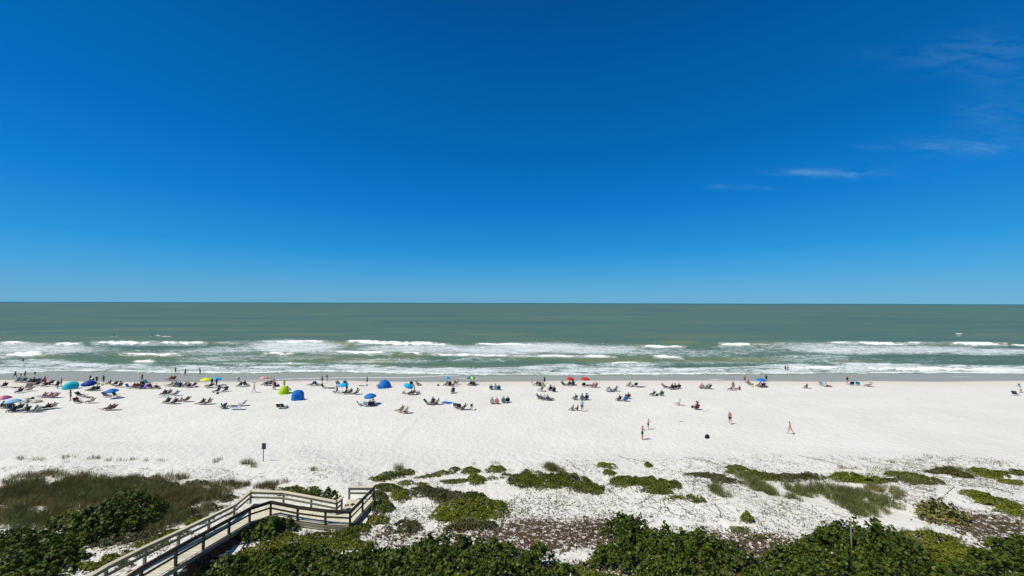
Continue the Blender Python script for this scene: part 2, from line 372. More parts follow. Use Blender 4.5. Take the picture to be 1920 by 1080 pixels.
far = M(t, 'MULTIPLY', M(t, 'SUBTRACT', M(t, 'LOGARITHM', sp.outputs[1], 10.0), 3.6), 1.6, clamp=True)
deep = mixc(t, far, deep, (.020, .115, .115))
deep = mixc(t, M(t, 'MULTIPLY', attr(t, 'olive'), 1.0, clamp=True), deep, (.155, .185, .082))
f1 = tnoise(t, pos, .30, 8, .76, 1.8, (.5, 1.5, 1)); f2 = tnoise(t, pos, 2.2, 4, .7, .8, (.6, 1.1, 1))
ff = M(t, 'ADD', M(t, 'MULTIPLY', f1, .55), M(t, 'MULTIPLY', f2, .45))
fl = M(t, 'MULTIPLY', M(t, 'SUBTRACT', M(t, 'ADD', attr(t, 'foam'), M(t, 'MULTIPLY', M(t, 'SUBTRACT', ff, .5), 4.2)), .43), 2.6, clamp=True)
fl = M(t, 'MULTIPLY', M(t, 'MULTIPLY', fl, .86), M(t, 'GREATER_THAN', attr(t, 'foam'), .03))
fc = M(t, 'MULTIPLY', M(t, 'SUBTRACT', M(t, 'ADD', attr(t, 'crest'), M(t, 'MULTIPLY', M(t, 'SUBTRACT', ff, .5), 3.2)), .47), 3.0, clamp=True)
fc = M(t, 'MULTIPLY', fc, M(t, 'GREATER_THAN', attr(t, 'crest'), .03))
colr = mixc(t, fl, deep, (.70, .75, .76)); colr = mixc(t, fc, colr, (.82, .84, .82)); t.links.new(colr, b.inputs['Base Color'])
fm = M(t, 'MAXIMUM', fl, fc)
t.links.new(M(t, 'MULTIPLY_ADD', fm, .4, .42), b.inputs['Roughness'])
h1 = tnoise(t, pos, .55, 5, .6, .4, (.45, 1.2, 1)); h2 = tnoise(t, pos, .12, 3, .5, 0, (.3, 1.3, 1))
bump(t, b, M(t, 'ADD', h1, M(t, 'MULTIPLY', h2, 2.5)), .55, .55)
sea = mesh_np('sea_water', np.stack([X, Y, Zw], 1), F_, m, True, {'foam': foam, 'olive': olive, 'crest': crest})
tag(sea, 'grey green sea with lines of white breakers', 'sea', kind='structure')
# ------------------------------------------------------------------ boardwalk
class MB:
    def __init__(s): s.v = []; s.f = []
    def hexa(s, c):
        n = len(s.v); s.v += [tuple(p) for p in c]
        s.f += [tuple(n + i for i in q) for q in ((0,3,2,1),(4,5,6,7),(0,1,5,4),(1,2,6,5),(2,3,7,6),(3,0,4,7))]
    def box(s, c, size, rz=0.0, lean=None):
        cx, cy, cz = c; a, b_, d = (v / 2 for v in size); co, si = math.cos(rz), math.sin(rz); pts = []
        for z in (-d, d):
            for x, y in ((-a,-b_),(a,-b_),(a,b_),(-a,b_)):
                pts.append((cx + x * co - y * si, cy + x * si + y * co, cz + z))
        s.hexa(pts)
    def beam(s, p, q, w, h, off=0.0):
        """board from p to q (centre line), w across, h tall; off shifts it sideways"""
        p, q = Vector(p), Vector(q); d = q - p; n = Vector((-d.y, d.x, 0)).normalized(); p = p + n * off; q = q + n * off; n = n * (w / 2); u = Vector((0, 0, h / 2))
        s.hexa([p - n - u, q - n - u, q + n - u, p + n - u, p - n + u, q - n + u, q + n + u, p + n + u])
    def tube(s, pts, r, k=6, cap=True):
        pts = [Vector(p) for p in pts]; rings = []
        rr = r if isinstance(r, (list, tuple)) else [r] * len(pts)
        for i, p in enumerate(pts):
            d = (pts[min(i + 1, len(pts) - 1)] - pts[max(i - 1, 0)]).normalized()
            u = d.cross(Vector((0.13, 0.31, 0.94))); 
            if u.length < .05: u = d.cross(Vector((1, 0, 0)))
            u.normalize(); w = d.cross(u); n = len(s.v)
            s.v += [tuple(p + (u * math.cos(a) + w * math.sin(a)) * rr[i]) for a in (2 * math.pi * j / k for j in range(k))]; rings.append(n)
        for a, b_ in zip(rings, rings[1:]):
            s.f += [(a + j, a + (j + 1) % k, b_ + (j + 1) % k, b_ + j) for j in range(k)]
        if cap:
            s.f.append(tuple(rings[0] + j for j in range(k))[::-1]); s.f.append(tuple(rings[-1] + j for j in range(k)))
    def poly(s, pts, f): n = len(s.v); s.v += [tuple(p) for p in pts]; s.f += [tuple(n + i for i in q) for q in f]
    def build(s, name, mat, parent=None, smooth=False):
        me = bpy.data.meshes.new(name); me.from_pydata(s.v, [], s.f); me.update()
        if smooth: me.polygons.foreach_set('use_smooth', [True] * len(me.polygons))
        if mat: me.materials.append(mat)
        o = bpy.data.objects.new(name, me); COL.objects.link(o)
        if parent: o.parent = parent
        return o
def wood(name, c1, c2, rough=.8):
    m, t, b = newmat(name, rough, .2)
    p = t.nodes.new('ShaderNodeNewGeometry'); isl = p.outputs['Random Per Island']
    g = tnoise(t, p.outputs['Position'], 2.2, 5, .65, .5, (1, 1, 4)); g2 = tnoise(t, p.outputs['Position'], 14, 3, .6)
    f = M(t, 'ADD', M(t, 'MULTIPLY', isl, .45), M(t, 'MULTIPLY', g, .55))
    c = ramp(t, f, [(.25, c1), (.75, c2)])
    c = mixc(t, M(t, 'MULTIPLY', M(t, 'SUBTRACT', g2, .58), 2.5, clamp=True), c, tuple(v * .55 for v in c1))
    t.links.new(c, b.inputs['Base Color']); bump(t, b, g2, .3, .01)
    return m
w_pale = wood('weathered_pale_boards', (.52, .49, .37), (.68, .645, .50))
w_cap = wood('sun_bleached_rail_boards', (.46, .42, .29), (.58, .53, .37))
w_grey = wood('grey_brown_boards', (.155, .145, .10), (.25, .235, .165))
w_dark = wood('shade_darkened_boards', (.032, .026, .020), (.066, .054, .041))  # shade on the outer railing's near side put into a darker wood colour
def dz(y): return float(np.interp(y, [12, 15, 17, 19.07, 21.03, 23, 25.15, 27.2, 27.9], [4.35, 4.35, 4.3, 4.2, 3.9, 3.5, 3.1, 2.7, 2.6]))
bw = empty('boardwalk', (-13, 28, 2.6)); tag(bw, 'weathered wooden boardwalk and ramp over the dune, pale deck, dark outer railing', 'boardwalk')
def reparent(o): o.parent = bw; o.matrix_parent_inverse = Matrix.Translation(-bw.location); return o
bpy.context.view_layer.update()
deck = MB()
def strip(a, b_, c, d, w=.14):
    """planks between edge a->b (near) and c->d (far); the boards run from near to far"""
    a, b_, c, d = map(Vector, (a, b_, c, d)); n = max(1, int(max((b_ - a).length, (d - c).length) / w)); g = .045
    for i in range(n):
        t0, t1 = (i + g) / n, (i + 1 - g) / n
        p = [a.lerp(b_, t0), a.lerp(b_, t1), c.lerp(d, t1), c.lerp(d, t0)]
        dn = Vector((0, 0, .04)); j = Vector((0, 0, random.uniform(-.003, .003)))
        if (p[1] - p[0]).cross(p[3] - p[0]).z < 0: p = [p[1], p[0], p[3], p[2]]
        deck.hexa([q - dn + j for q in p] + [q + j for q in p])
strip((-11.40, 27.0, 2.6), (-13.0, 27.10, 2.6), (-11.0, 30.45, 2.6), (-13.0, 30.45, 2.6), .15)
strip((-13.0, 27.10, 2.6), (-15.43, 27.58, 2.6), (-13.0, 28.3, 2.6), (-15.2, 28.95, 2.6))
strip((-15.43, 27.58, 2.6), (-17.83, 28.28, 2.6), (-15.2, 28.95, 2.6), (-17.75, 29.70, 2.6))
strip((-17.83, 28.28, 2.6), (-18.20, 27.8, 2.6), (-17.75, 29.70, 2.6), (-20.40, 29.80, 2.6))
strip((-18.20, 27.8, 2.6), (-18.63, 27.2, 2.7), (-20.40, 29.80, 2.6), (-20.22, 27.2, 2.7))
ry_ = [27.2, 25.15, 23.0, 21.03, 19.07, 17, 15, 12]; rxn = [-18.63, -18.56, -18.48, -18.38, -18.36, -18.3, -18.25, -18.2]
for k in range(len(ry_) - 1):
    strip((rxn[k], ry_[k], dz(ry_[k])), (rxn[k+1], ry_[k+1], dz(ry_[k+1])), (-20.22, ry_[k], dz(ry_[k])), (-20.22, ry_[k+1], dz(ry_[k+1])))
reparent(deck.build('deck', w_pale))
near = [(-11.0, 30.45, 2.6), (-11.20, 28.72, 2.6), (-11.40, 27.0, 2.6), (-13.2, 27.13, 2.6), (-15.43, 27.58, 2.6), (-17.83, 28.28, 2.6), (-18.63, 27.2, 2.7)] + [(rxn[k], ry_[k], dz(ry_[k])) for k in range(1, 8)]
far = [(-12.88, 28.95, 2.6), (-12.95, 28.30, 2.6), (-15.2, 28.98, 2.6), (-17.75, 29.72, 2.6), (-20.42, 29.85, 2.6), (-20.25, 27.9, 2.6), (-20.24, 25.6, dz(25.6)), (-20.24, 23.3, dz(23.3)), (-20.24, 21.2, dz(21.2)), (-20.24, 19.2, dz(19.2)), (-20.24, 17, 4.3), (-20.24, 12, 4.35)]
end = [(-11.05, 30.50, 2.6), (-12.98, 30.50, 2.6)]
def post(p, mat, top=.97, w=.115):
    g = float(height(p[0], p[1])) - .3
    m_ = MB(); m_.box((p[0], p[1], (g + p[2] + top) / 2), (w, w, p[2] + top - g), random.uniform(-.1, .1)); o = reparent(m_.build('post', mat)); return o
rail = {k: MB() for k in ('top', 'mid', 'cap', 'fas')}
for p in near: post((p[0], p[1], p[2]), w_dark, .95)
for p in far: post(p, w_grey, .90)
for p in end[1:]: post(p, w_grey, .90)
def add(p, dzv): return (p[0], p[1], p[2] + dzv)
tr, mr, fs = MB(), MB(), MB()
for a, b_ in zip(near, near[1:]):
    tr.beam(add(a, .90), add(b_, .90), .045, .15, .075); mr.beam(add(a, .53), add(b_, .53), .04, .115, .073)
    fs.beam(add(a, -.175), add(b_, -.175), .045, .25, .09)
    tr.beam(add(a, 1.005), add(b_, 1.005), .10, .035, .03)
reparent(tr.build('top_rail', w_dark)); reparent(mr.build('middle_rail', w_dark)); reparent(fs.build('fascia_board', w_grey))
for seq in (far, end):
    cp, mf, uf, ff_ = MB(), MB(), MB(), MB()
    for a, b_ in zip(seq, seq[1:]):
        cp.beam(add(a, .935), add(b_, .935), .26, .04); mf.beam(add(a, .50), add(b_, .50), .04, .15, .08)
        uf.beam(add(a, .825), add(b_, .825), .04, .14, .08); ff_.beam(add(a, -.16), add(b_, -.16), .045, .22)
    reparent(cp.build('rail_cap', w_cap)); reparent(mf.build('middle_rail', w_grey)); reparent(uf.build('upper_rail', w_grey)); reparent(ff_.build('edge_board', w_grey))

def at_obj(px, py): return ground(px, py)
def top_h(p, px, ytop):
    d = ray(px, ytop); t = p.y / d[1]; return CZ + d[2] * t - p.z
def simple(name, rgb, rough=.7, spec=.3, metal=0.0):
    m, t, b = newmat(name, rough, spec); b.inputs['Metallic'].default_value = metal
    p = t.nodes.new('ShaderNodeTexCoord').outputs['Object']
    n = tnoise(t, p, 7, 3, .6)
    t.links.new(ramp(t, n, [(.3, tuple(v * .82 for v in rgb)), (.7, tuple(min(1, v * 1.12) for v in rgb))]), b.inputs['Base Color'])
    return m
m_galv = simple('galvanised_steel', (.20, .21, .21), .5, .4, .4)
m_back = simple('bare_sign_back', (.155, .165, .155), .6, .3)
p = ground(493.4, 865.5); H = top_h(p, 494, 830.8)
sg = empty('beach_sign', p); tag(sg, 'grey backed rectangular sign on a thin post standing alone in the sand', 'sign')
a = MB(); a.box((0, 0, H / 2 - .1), (.055, .055, H + .16)); a.build('post', simple('sign_post_paint', (.05, .05, .05)), sg)
a = MB(); a.box((0, .045, H - .33), (.46, .012, .64)); pn = a.build('sign_panel', m_back, sg)
bv = pn.modifiers.new('b', 'BEVEL'); bv.width = .004
for hz in (.12, .54):
    a = MB(); a.box((0, .036, H - hz), (.36, .01, .03)); a.build('bracket', m_galv, sg)
p = ground(1597.3, 1046); H = top_h(p, 1597.3, 987.5)
o = MB(); o.tube([(0, 0, -.3), (0, 0, H)], .035, 8); o.tube([(0, 0, H), (0, 0, H + .02)], .042, 8); o = o.build('metal_post', simple('post_galvanised', (.34, .37, .36), .5, .4, .2)); o.location = p
tag(o, 'galvanised metal post poking out of the dark leafy shrub at right', 'post')
p = ground(97.5, 985); o = MB(); o.box((0, 0, .2), (.06, .045, .75)); o.box((0, 0, .585), (.075, .06, .02)); o = o.build('marker_stake', simple('stake_white', (.5, .52, .45))); o.location = p
tag(o, 'short pale marker stake among low bushes at the lower left', 'stake')
p = ground(1684.5, 927); o = MB(); o.box((0, 0, .2), (.07, .05, .9)); o.box((0, 0, .66), (.085, .065, .02)); o = o.build('marker_stake', simple('stake_green', (.14, .2, .15))); o.location = p
tag(o, 'greenish marker stake standing in dune sand right of the grass clumps', 'stake')
# sandals left on the landing
m_foam = simple('dark_rubber', (.02, .02, .028), .6)
def sandals(loc, rz, label):
    e = empty('sandals', loc, rz); tag(e, label, 'sandals', 'sandals left on the boardwalk landing')
    for s_ in (-1, 1):
        pts = [(-.045, -.13), (.045, -.13), (.05, .02), (.055, .10), (.03, .145), (-.03, .145), (-.05, .10), (-.04, .02)]
        n = len(pts); a = MB(); a.poly([(x + s_ * .08, y, .006) for x, y in pts] + [(x + s_ * .08, y, .035) for x, y in pts], [tuple(range(n))[::-1], tuple(range(n, 2 * n))] + [(i, (i + 1) % n, n + (i + 1) % n, n + i) for i in range(n)])
        so = a.build('sole', m_foam, e)
        a = MB(); a.tube([(s_ * .08 - .05, .02, .03), (s_ * .08 - .02, .05, .07), (s_ * .08 + .02, .05, .07), (s_ * .08 + .05, .02, .03)], .012, 5); a.build('strap', m_foam, so)
for k, (x, y, rz, lb) in enumerate([(-12.75, 29.55, .4, 'dark sandals at the left end of the row on the boardwalk landing'), (-12.35, 29.65, -.5, 'dark sandals in the middle of the row on the boardwalk landing'), (-11.95, 29.5, 1.1, 'dark sandals nearest the right railing of the boardwalk landing')]):
    sandals((x, y, 2.605), rz, lb)
# ------------------------------------------------------------------ plants
def leafmat(name, stops, rough=.55, spec=.35, trans=.12, patch=.9, pk=1.0):
    m, t, b = newmat(name, rough, spec)
    g = t.nodes.new('ShaderNodeNewGeometry')
    big = tnoise(t, g.outputs['Position'], patch, 4, .65)
    f = M(t, 'ADD', M(t, 'MULTIPLY', g.outputs['Random Per Island'], .7), M(t, 'MULTIPLY', M(t, 'SUBTRACT', big, .35 + .10 * (pk - 1)), pk), clamp=True)
    c = ramp(t, f, stops); t.links.new(c, b.inputs['Base Color'])
    tr = t.nodes.new('ShaderNodeBsdfTranslucent'); t.links.new(c, tr.inputs[0])
    mx = t.nodes.new('ShaderNodeMixShader'); mx.inputs[0].default_value = trans
    t.links.new(b.outputs[0], mx.inputs[1]); t.links.new(tr.outputs[0], mx.inputs[2])
    t.links.new(mx.outputs[0], t.nodes['Material Output'].inputs[0]); return m
L_grape = leafmat('sea_grape_leaves', [(0, (0.026, 0.041, 0.006)), (.35, (0.046, 0.075, 0.009)), (.75, (0.079, 0.110, 0.010)), (.93, (0.145, 0.167, 0.019)), (1, (0.245, 0.184, 0.032))], .5, .16, .10)
L_grapey = leafmat('yellowing_sea_grape_leaves', [(0, (0.037, 0.050, 0.012)), (.3, (0.075, 0.099, 0.020)), (.6, (0.200, 0.187, 0.040)), (.85, (0.338, 0.242, 0.070)), (1, (0.250, 0.110, 0.040))], .5, .4, .12)
L_low = leafmat('low_shrub_leaves', [(0, (0.043, 0.057, 0.007)), (.4, (0.087, 0.111, 0.010)), (.8, (0.139, 0.159, 0.016)), (1, (0.182, 0.176, 0.025))], .6, .25, .12)
L_brt = leafmat('bright_low_leaves', [(0, (0.066, 0.084, 0.008)), (.4, (0.126, 0.151, 0.010)), (.8, (0.186, 0.202, 0.016)), (1, (0.228, 0.213, 0.028))], .6, .25, .14)
L_olv = leafmat('olive_brown_leaves', [(0, (.04, .042, .014)), (.4, (.075, .078, .022)), (.8, (.12, .115, .04)), (1, (.14, .10, .055))], .7, .2, .1)
L_gry = leafmat('dry_grey_twiggy_leaves', [(0, (.05, .045, .03)), (.5, (.09, .10, .05)), (1, (.14, .125, .085))], .8, .15, .05)
G_grn = leafmat('green_dune_grass', [(0, (0.088, 0.112, 0.035)), (.5, (0.166, 0.188, 0.059)), (1, (0.264, 0.263, 0.094))], .7, .2, .15, .45, 2.0)
G_olv = leafmat('olive_dune_grass', [(0, (0.109, 0.105, 0.036)), (.45, (0.199, 0.187, 0.062)), (.85, (0.304, 0.274, 0.100)), (1, (0.486, 0.377, 0.163))], .7, .2, .15, .45, 2.0)
G_brn = leafmat('brown_dune_grass', [(0, (0.118, 0.082, 0.036)), (.5, (0.202, 0.145, 0.072)), (1, (0.286, 0.244, 0.101))], .8, .2, .12, .45, 2.0)
m_stem = simple('grey_brown_stems', (.16, .13, .10), .9, .1)
m_stemd = simple('dark_stems', (.05, .038, .03), .9, .1)

def leaves(C, Nn, size, k=6, jit=.8):
    """C: centres, Nn: leaf normals; returns verts, faces of separate k-gons, slightly folded"""
    n = len(C); r = rng.normal(size=(n, 3)); u = np.cross(Nn, r); u /= np.linalg.norm(u, axis=1)[:, None] + 1e-9
    v = np.cross(Nn, u); s = size * (1 - jit / 2 + jit * rng.random(n))
    ang = np.arange(k) * 2 * np.pi / k; V = []
    for a in ang:
        V.append(C + (np.cos(a) * u + .8 * np.sin(a) * v) * s[:, None] * .5 + Nn * (abs(math.cos(a)) * s[:, None] * .10))
    V = np.stack(V, 1).reshape(-1, 3); F = np.arange(n * k).reshape(n, k); return V, F
def dome(cx, cy, rx, ry, h, n, lump=.30, seed=0, tilt=0.0, rot=0.0, shell=.55, gap=-.26):
    """points spread through the outer layer of an uneven mound"""
    th = rng.random(n) * 2 * np.pi; rr = rng.random(n) ** .62
    edge = 1 + lump * 1.6 * vnoise(np.cos(th) * 2.2 + seed * 3.7, np.sin(th) * 2.2 + seed * 1.3) + .25 * vnoise(th * 3.0 + seed, th * 0 + 3)
    edge = edge + .22 * vnoise(th * 9.0 + seed, th * 0 + 8)
    out_ = rng.random(n) < .11; rr = np.where(out_, rr + .45 * rng.random(n), rr)
    X = rr * edge * rx * np.cos(th); Y = rr * edge * ry * np.sin(th)
    c, s = math.cos(rot), math.sin(rot); X, Y = X * c - Y * s, X * s + Y * c
    wx, wy = cx + X, cy + Y
    top = h * np.power(np.clip(1 - rr ** 2.6, 0, 1), .6) * (1 + lump * 2.0 * vnoise(wx * 1.5 + seed, wy * 1.5) + lump * 2.2 * vnoise(wx * 3.6 + seed, wy * 3.6))
    dep = 1 - shell * rng.random(n) ** 1.6
    Z = np.maximum(top, .05) * dep
    nx, ny = X / max(rx, .1) * .7, Y / max(ry, .1) * .7
    Nn = np.stack([nx, ny, np.full(n, .9)], 1) + rng.normal(size=(n, 3)) * .75; Nn /= np.linalg.norm(Nn, axis=1)[:, None]
    kp = (vnoise(wx * 2.6 + seed + Z * 2, wy * 2.6 + Z * 2) + .5 * vnoise(wx * 6 + seed, wy * 6) > gap)
    return np.stack([wx, wy, height(wx, wy) + Z], 1)[kp], Nn[kp]
def footprint(px, py, rx, ry, h):
    a = ground(px, py + ry); b_ = atz(px, py - ry, a.z + .55 * h)
    cy = (a.y + b_.y) / 2; hy = max(abs(b_.y - a.y) / 2, .22); g = atz(px, py, a.z + .3 * h)
    return g.x * cy / g.y, cy, rx * cy / FPX * 1.0, hy
def stems(bm, cx, cy, rx, ry, h, n, r=.012):
    for _ in range(n):
        th = random.random() * 6.28; q = random.random() ** .5; x, y = cx + q * rx * .9 * math.cos(th), cy + q * ry * .9 * math.sin(th)
        x0, y0 = cx + (x - cx) * .5, cy + (y - cy) * .5; z0 = float(height(x0, y0)); z1 = float(height(x, y)) + h * random.uniform(.55, 1.02) * max(.3, 1 - q ** 2.5)
        bm.tube([(x0, y0, z0 - .03), ((x0 + x) / 2 + random.uniform(-.1, .1), (y0 + y) / 2 + random.uniform(-.1, .1), z0 + (z1 - z0) * .6), (x, y, z1)], [r, r * .8, r * .45], 4, False)
def shrub(name, label, cat, parts, size, k, mat, cover=3.2, group=None, stem=8, stemmat=None, lump=.30, stemr=.012):
    """parts: photo ellipses (px, py, rx, ry, height)"""
    fps = [(*footprint(*q[:5]), q[4], (q[5] if len(q) > 5 else 0)) for q in parts]
    ox, oy = fps[0][0], fps[0][1]; oz = float(height(ox, oy))
    e = empty(name, (ox, oy, oz)); tag(e, label, cat, group)
    V, F, o = [], [], 0; bm = MB()
    for i, (cx, cy, rx, ry, h, rot) in enumerate(fps):
        A = math.pi * rx * ry + 1.2 * h * (rx + ry); n = int(cover * A / (size * size * .5))
        C, Nn = dome(cx, cy, rx, ry, h, n, lump, random.random() * 50, 0, rot)
        v, f = leaves(C, Nn, size, k); V.append(v); F.append(f + o); o += len(v)
        stems(bm, cx, cy, rx, ry, h, int(stem * (1 + A / 6)), stemr)
    V = np.concatenate(V) - np.array([ox, oy, oz]); bm.v = [(a - ox, b_ - oy, c - oz) for a, b_, c in bm.v]
    mesh_np('foliage', V, np.concatenate(F), mat, parent=e); bm.build('stems', stemmat or m_stem, e)
    return e
GG = 'sea grape shrubs along the back of the dune'
def grape(label, parts, mat=L_grape, cover=2.9, size=.17): shrub('sea_grape_shrub', label, 'shrub', parts, size, 6, mat, cover, GG, 34, m_stem, .38, .015)
grape('round dark sea grape shrub standing in the grass left of the ramp', [(222,978,68,42,1.7), (170,985,40,30,1.0)])
grape('dark sea grape mass filling the lower left corner', [(40,1022,78,36,1.2), (90,1050,60,34,1.1), (20,1075,90,30,1.2)])
grape('small bright sea grape sprig just right of the pale stake', [(122,975,22,12,.5)], L_low, 2.6, .13)
grape('sea grape under the outer railing where ramp meets deck', [(508,992,46,24,.9), (470,1003,26,14,.6)])
grape('sea grape mass right beside the ramp at the lower edge', [(455,1070,72,28,.8), (395,1092,50,14,.7)])
grape('low spreading sea grape between ramp and lower middle of the photo', [(560,1054,90,28,.7), (510,1080,100,24,.8)])
grape('sea grape mass below the brown litter left of middle', [(690,1056,90,34,.8), (640,1085,90,22,.8)])
grape('broad dark sea grape thicket at the bottom middle', [(860,1043,120,42,1.0), (780,1068,90,32,.9), (900,1078,100,24,1.0)])
grape('sea grape clump bordering the left of the large brown litter patch', [(985,1062,60,28,1.1), (1040,1082,50,16,.9)])
grape('dark sea grape leaves poking above the large bright green mound', [(885,928,26,12,.5)], L_grape, 2.2, .15)
grape('tall pointed sea grape thicket right of the large brown litter patch', [(1180,1006,46,36,1.15), (1240,1026,60,38,1.1), (1150,1045,50,32,1.0)])
grape('sea grape thicket sloping down to the right below bare white sand', [(1310,1030,70,30,1.0), (1370,1058,60,30,1.0), (1270,1075,90,26,1.2)])
grape('darkest tall sea grape thicket around the metal post', [(1620,1018,70,42,1.25), (1560,1022,60,34,1.0), (1670,1042,70,40,1.2)])
grape('sea grape foliage spreading left of the metal post thicket', [(1500,1050,60,30,1.0), (1560,1075,80,26,1.3)])
grape('sea grape foliage along the bottom below the metal post', [(1670,1080,90,24,1.3), (1440,1085,60,14,.8)])
grape('yellow brown sea grape bush alone in white sand at right', [(1758,963,40,24,.9), (1790,972,24,14,.6)], L_grapey, 2.4, .16)
grape('sea grape mass in the lower right corner', [(1860,1068,70,30,1.1), (1905,1050,40,26,1.1), (1790,1085,60,16,.9)])
grape('small sea grape clump above the lower right corner', [(1880,1022,34,14,.6), (1910,1012,20,10,.5)])
grape('sea grape sprigs climbing the inner railing of the boardwalk', [(618,934,22,9,.75), (590,930,16,6,.6)], L_grape, 2.4, .14)
GL = 'low green shrubs spread over the dune'
def low(label, parts, mat=L_low, size=.10, cover=3.0, stem=5): shrub('low_shrub', label, 'low shrub', parts, size, 4, mat, cover, GL, stem, m_stemd, .28, .008)
low('small dark low shrub nearest the sand path, right of the landing top', [(712,896,20,7,.4), (742,891,26,7,.35)])
low('narrow low shrub under a grass tuft above the landing', [(765,885,14,6,.3)])
low('olive low shrub touching the right railing of the landing', [(725,913,28,11,.45), (712,930,16,10,.4)], L_low)
low('green low shrub at the foot of the right railing', [(716,950,24,14,.5)])
low('bright low shrub between railing shrub and grey brown mound', [(752,930,20,13,.45)], L_brt)
low('sparse low shrub on the sand above the grey brown mound', [(762,904,16,7,.35), (790,908,12,4,.25)], L_low, .10, 1.8)
low('brown olive mound left of the largest bright green mound', [(800,922,34,13,.5), (835,930,26,15,.5)], L_olv)
low('largest bright green low mound in front of the beach, left half', [(870,955,55,24,.6), (915,952,40,22,.55), (840,968,26,14,.4)], L_brt, .10, 3.2)
low('dark trailing fringe hanging below the largest bright mound', [(890,984,45,12,.4), (860,990,30,8,.3)], L_olv, .10, 2.4)
low('olive mound standing alone in white sand left of the litter', [(757,986,30,17,.5)], L_olv)
low('bright green mound just right of the railing corner', [(706,975,22,11,.4)], L_brt)
low('long low green shrub below the outer railing corner', [(665,990,32,12,.4), (625,1006,50,12,.35)], L_low)
low('wide low green cover in front of the railing', [(570,1020,70,16,.4), (500,1030,50,14,.4), (640,1022,60,12,.35)], L_brt, .10, 2.6)
low('low green cover by the sand gap right of the ramp', [(480,1040,42,10,.35), (530,1006,26,10,.3)], L_low)
low('thin vine like shrub farthest left in the upper middle row', [(802,892,24,4,.2), (830,886,22,5,.25)], L_low, .10, 2.0)
low('small green shrub under bare sand in the upper middle row', [(853,880,10,5,.3), (850,903,26,5,.25)])
low('round dark green mound in the pair at upper middle', [(883,882,20,7,.4)], L_low)
low('round bright green mound right of the dark one at upper middle', [(930,879,20,9,.45)], L_brt)
low('green mound below the pair at upper middle', [(892,899,19,10,.45)], L_brt)
low('loose green shrub trailing right at upper middle', [(928,896,16,4,.2), (948,890,10,3,.2)], L_low, .10, 1.9)
low('small grey shrub on white sand left of the long hedge mounds', [(957,903,8,5,.3)], L_gry)
low('left long hedge like green mound near the centre', [(985,904,32,13,.5), (1030,903,40,14,.5), (1078,906,34,15,.55), (1112,917,22,12,.4)], L_low, .10, 3.4)
low('small dark shrub on the left shoulder of the left hedge mound', [(995,888,18,7,.4)], L_low)
low('right long hedge like green mound near the centre', [(1175,902,36,12,.45), (1225,903,40,14,.5), (1235,918,26,10,.4), (1262,908,14,9,.4)], L_low, .10, 3.4)
low('loose green shrub above the gap between the hedge mounds', [(1138,872,17,8,.4), (1142,885,12,7,.3)], L_brt, .10, 2.6)
low('tiny green shrub above the right hedge mound', [(1215,872,7,5,.35)])
low('small green shrub below the right end of the right hedge mound', [(1305,935,17,9,.35)], L_low)
low('scattered vine leaves right below the right hedge mound', [(1270,932,16,6,.15), (1252,936,8,4,.15)], L_low, .10, 1.2)
low('upright small green plant alone on white sand, right half', [(1402,971,13,11,.7)], L_brt)
low('loose sprigs on sand left of the dark right thicket', [(1385,995,20,10,.3), (1420,1010,20,6,.25)], L_low, .10, 1.2)
low('long loose olive shrub band right of the right hedge mound', [(1325,890,42,8,.3), (1360,900,34,7,.3)], L_olv, .10, 2.2)
low('dark green shrub band at upper right of centre', [(1395,885,34,7,.35), (1430,893,36,9,.4), (1380,878,20,5,.3)], L_low, .10, 2.4)
low('olive shrub band joining the grass clumps, right half', [(1480,895,40,9,.4), (1520,893,24,7,.4)], L_olv, .10, 2.6)
low('bright yellow green mound above the big grass clumps', [(1590,896,34,11,.5), (1628,899,30,9,.4)], L_brt, .10, 3.2)
low('brown fringe trailing right of the yellow green mound', [(1660,901,24,5,.25)], L_olv, .10, 2)
low('green mound with grassy front, right of the brown fringe', [(1695,889,34,9,.4), (1735,901,30,9,.4)], L_low)
low('olive green mound at far right below thin tufts', [(1770,883,34,7,.4), (1802,890,24,7,.35)], L_olv)
low('long green shrub slanting down at the far right edge', [(1835,885,22,7,.35), (1865,892,26,8,.35), (1895,902,22,7,.3)], L_brt)
low('dark shrub cut by the right edge of the photo', [(1908,886,16,7,.35)], L_low)
low('largest bright mound at the right edge of the photo', [(1835,928,26,10,.4), (1868,942,34,14,.45), (1900,958,26,12,.4)], L_brt, .10, 3.2)
low('yellow green carpet right of the dark thicket', [(1740,1010,50,22,.4), (1790,1035,60,24,.45), (1740,1050,50,24,.4)], L_brt, .10, 3.0)
low('low green carpet at the bottom between the two right thickets', [(1480,1078,60,12,.35), (1420,1080,40,10,.3)], L_brt, .10, 2.6)
low('low green carpet beside the left thicket at bottom centre', [(1120,1085,60,12,.3), (1210,1088,60,10,.35)], L_low, .10, 2.6)
low('green shrub behind the inner railing of the boardwalk', [(548,922,40,8,.5), (585,924,22,6,.5)], L_low)
low('bright patch of low cover below the round left shrub', [(208,1047,20,9,.3), (170,1062,30,8,.3)], L_brt)
low('strip of bright low cover along the left side of the ramp', [(285,1022,30,9,.3), (330,998,28,9,.3), (365,978,20,8,.3)], L_brt, .10, 2.6)
low('low green cover between corner mass and round left shrub', [(140,1042,36,9,.3), (110,1020,24,9,.35), (150,1015,22,9,.35)], L_low, .10, 2.4)
low('greyish scrub at the foot of the round left shrub', [(190,1018,40,10,.3), (250,1008,30,10,.3)], L_gry, .10, 2.0)

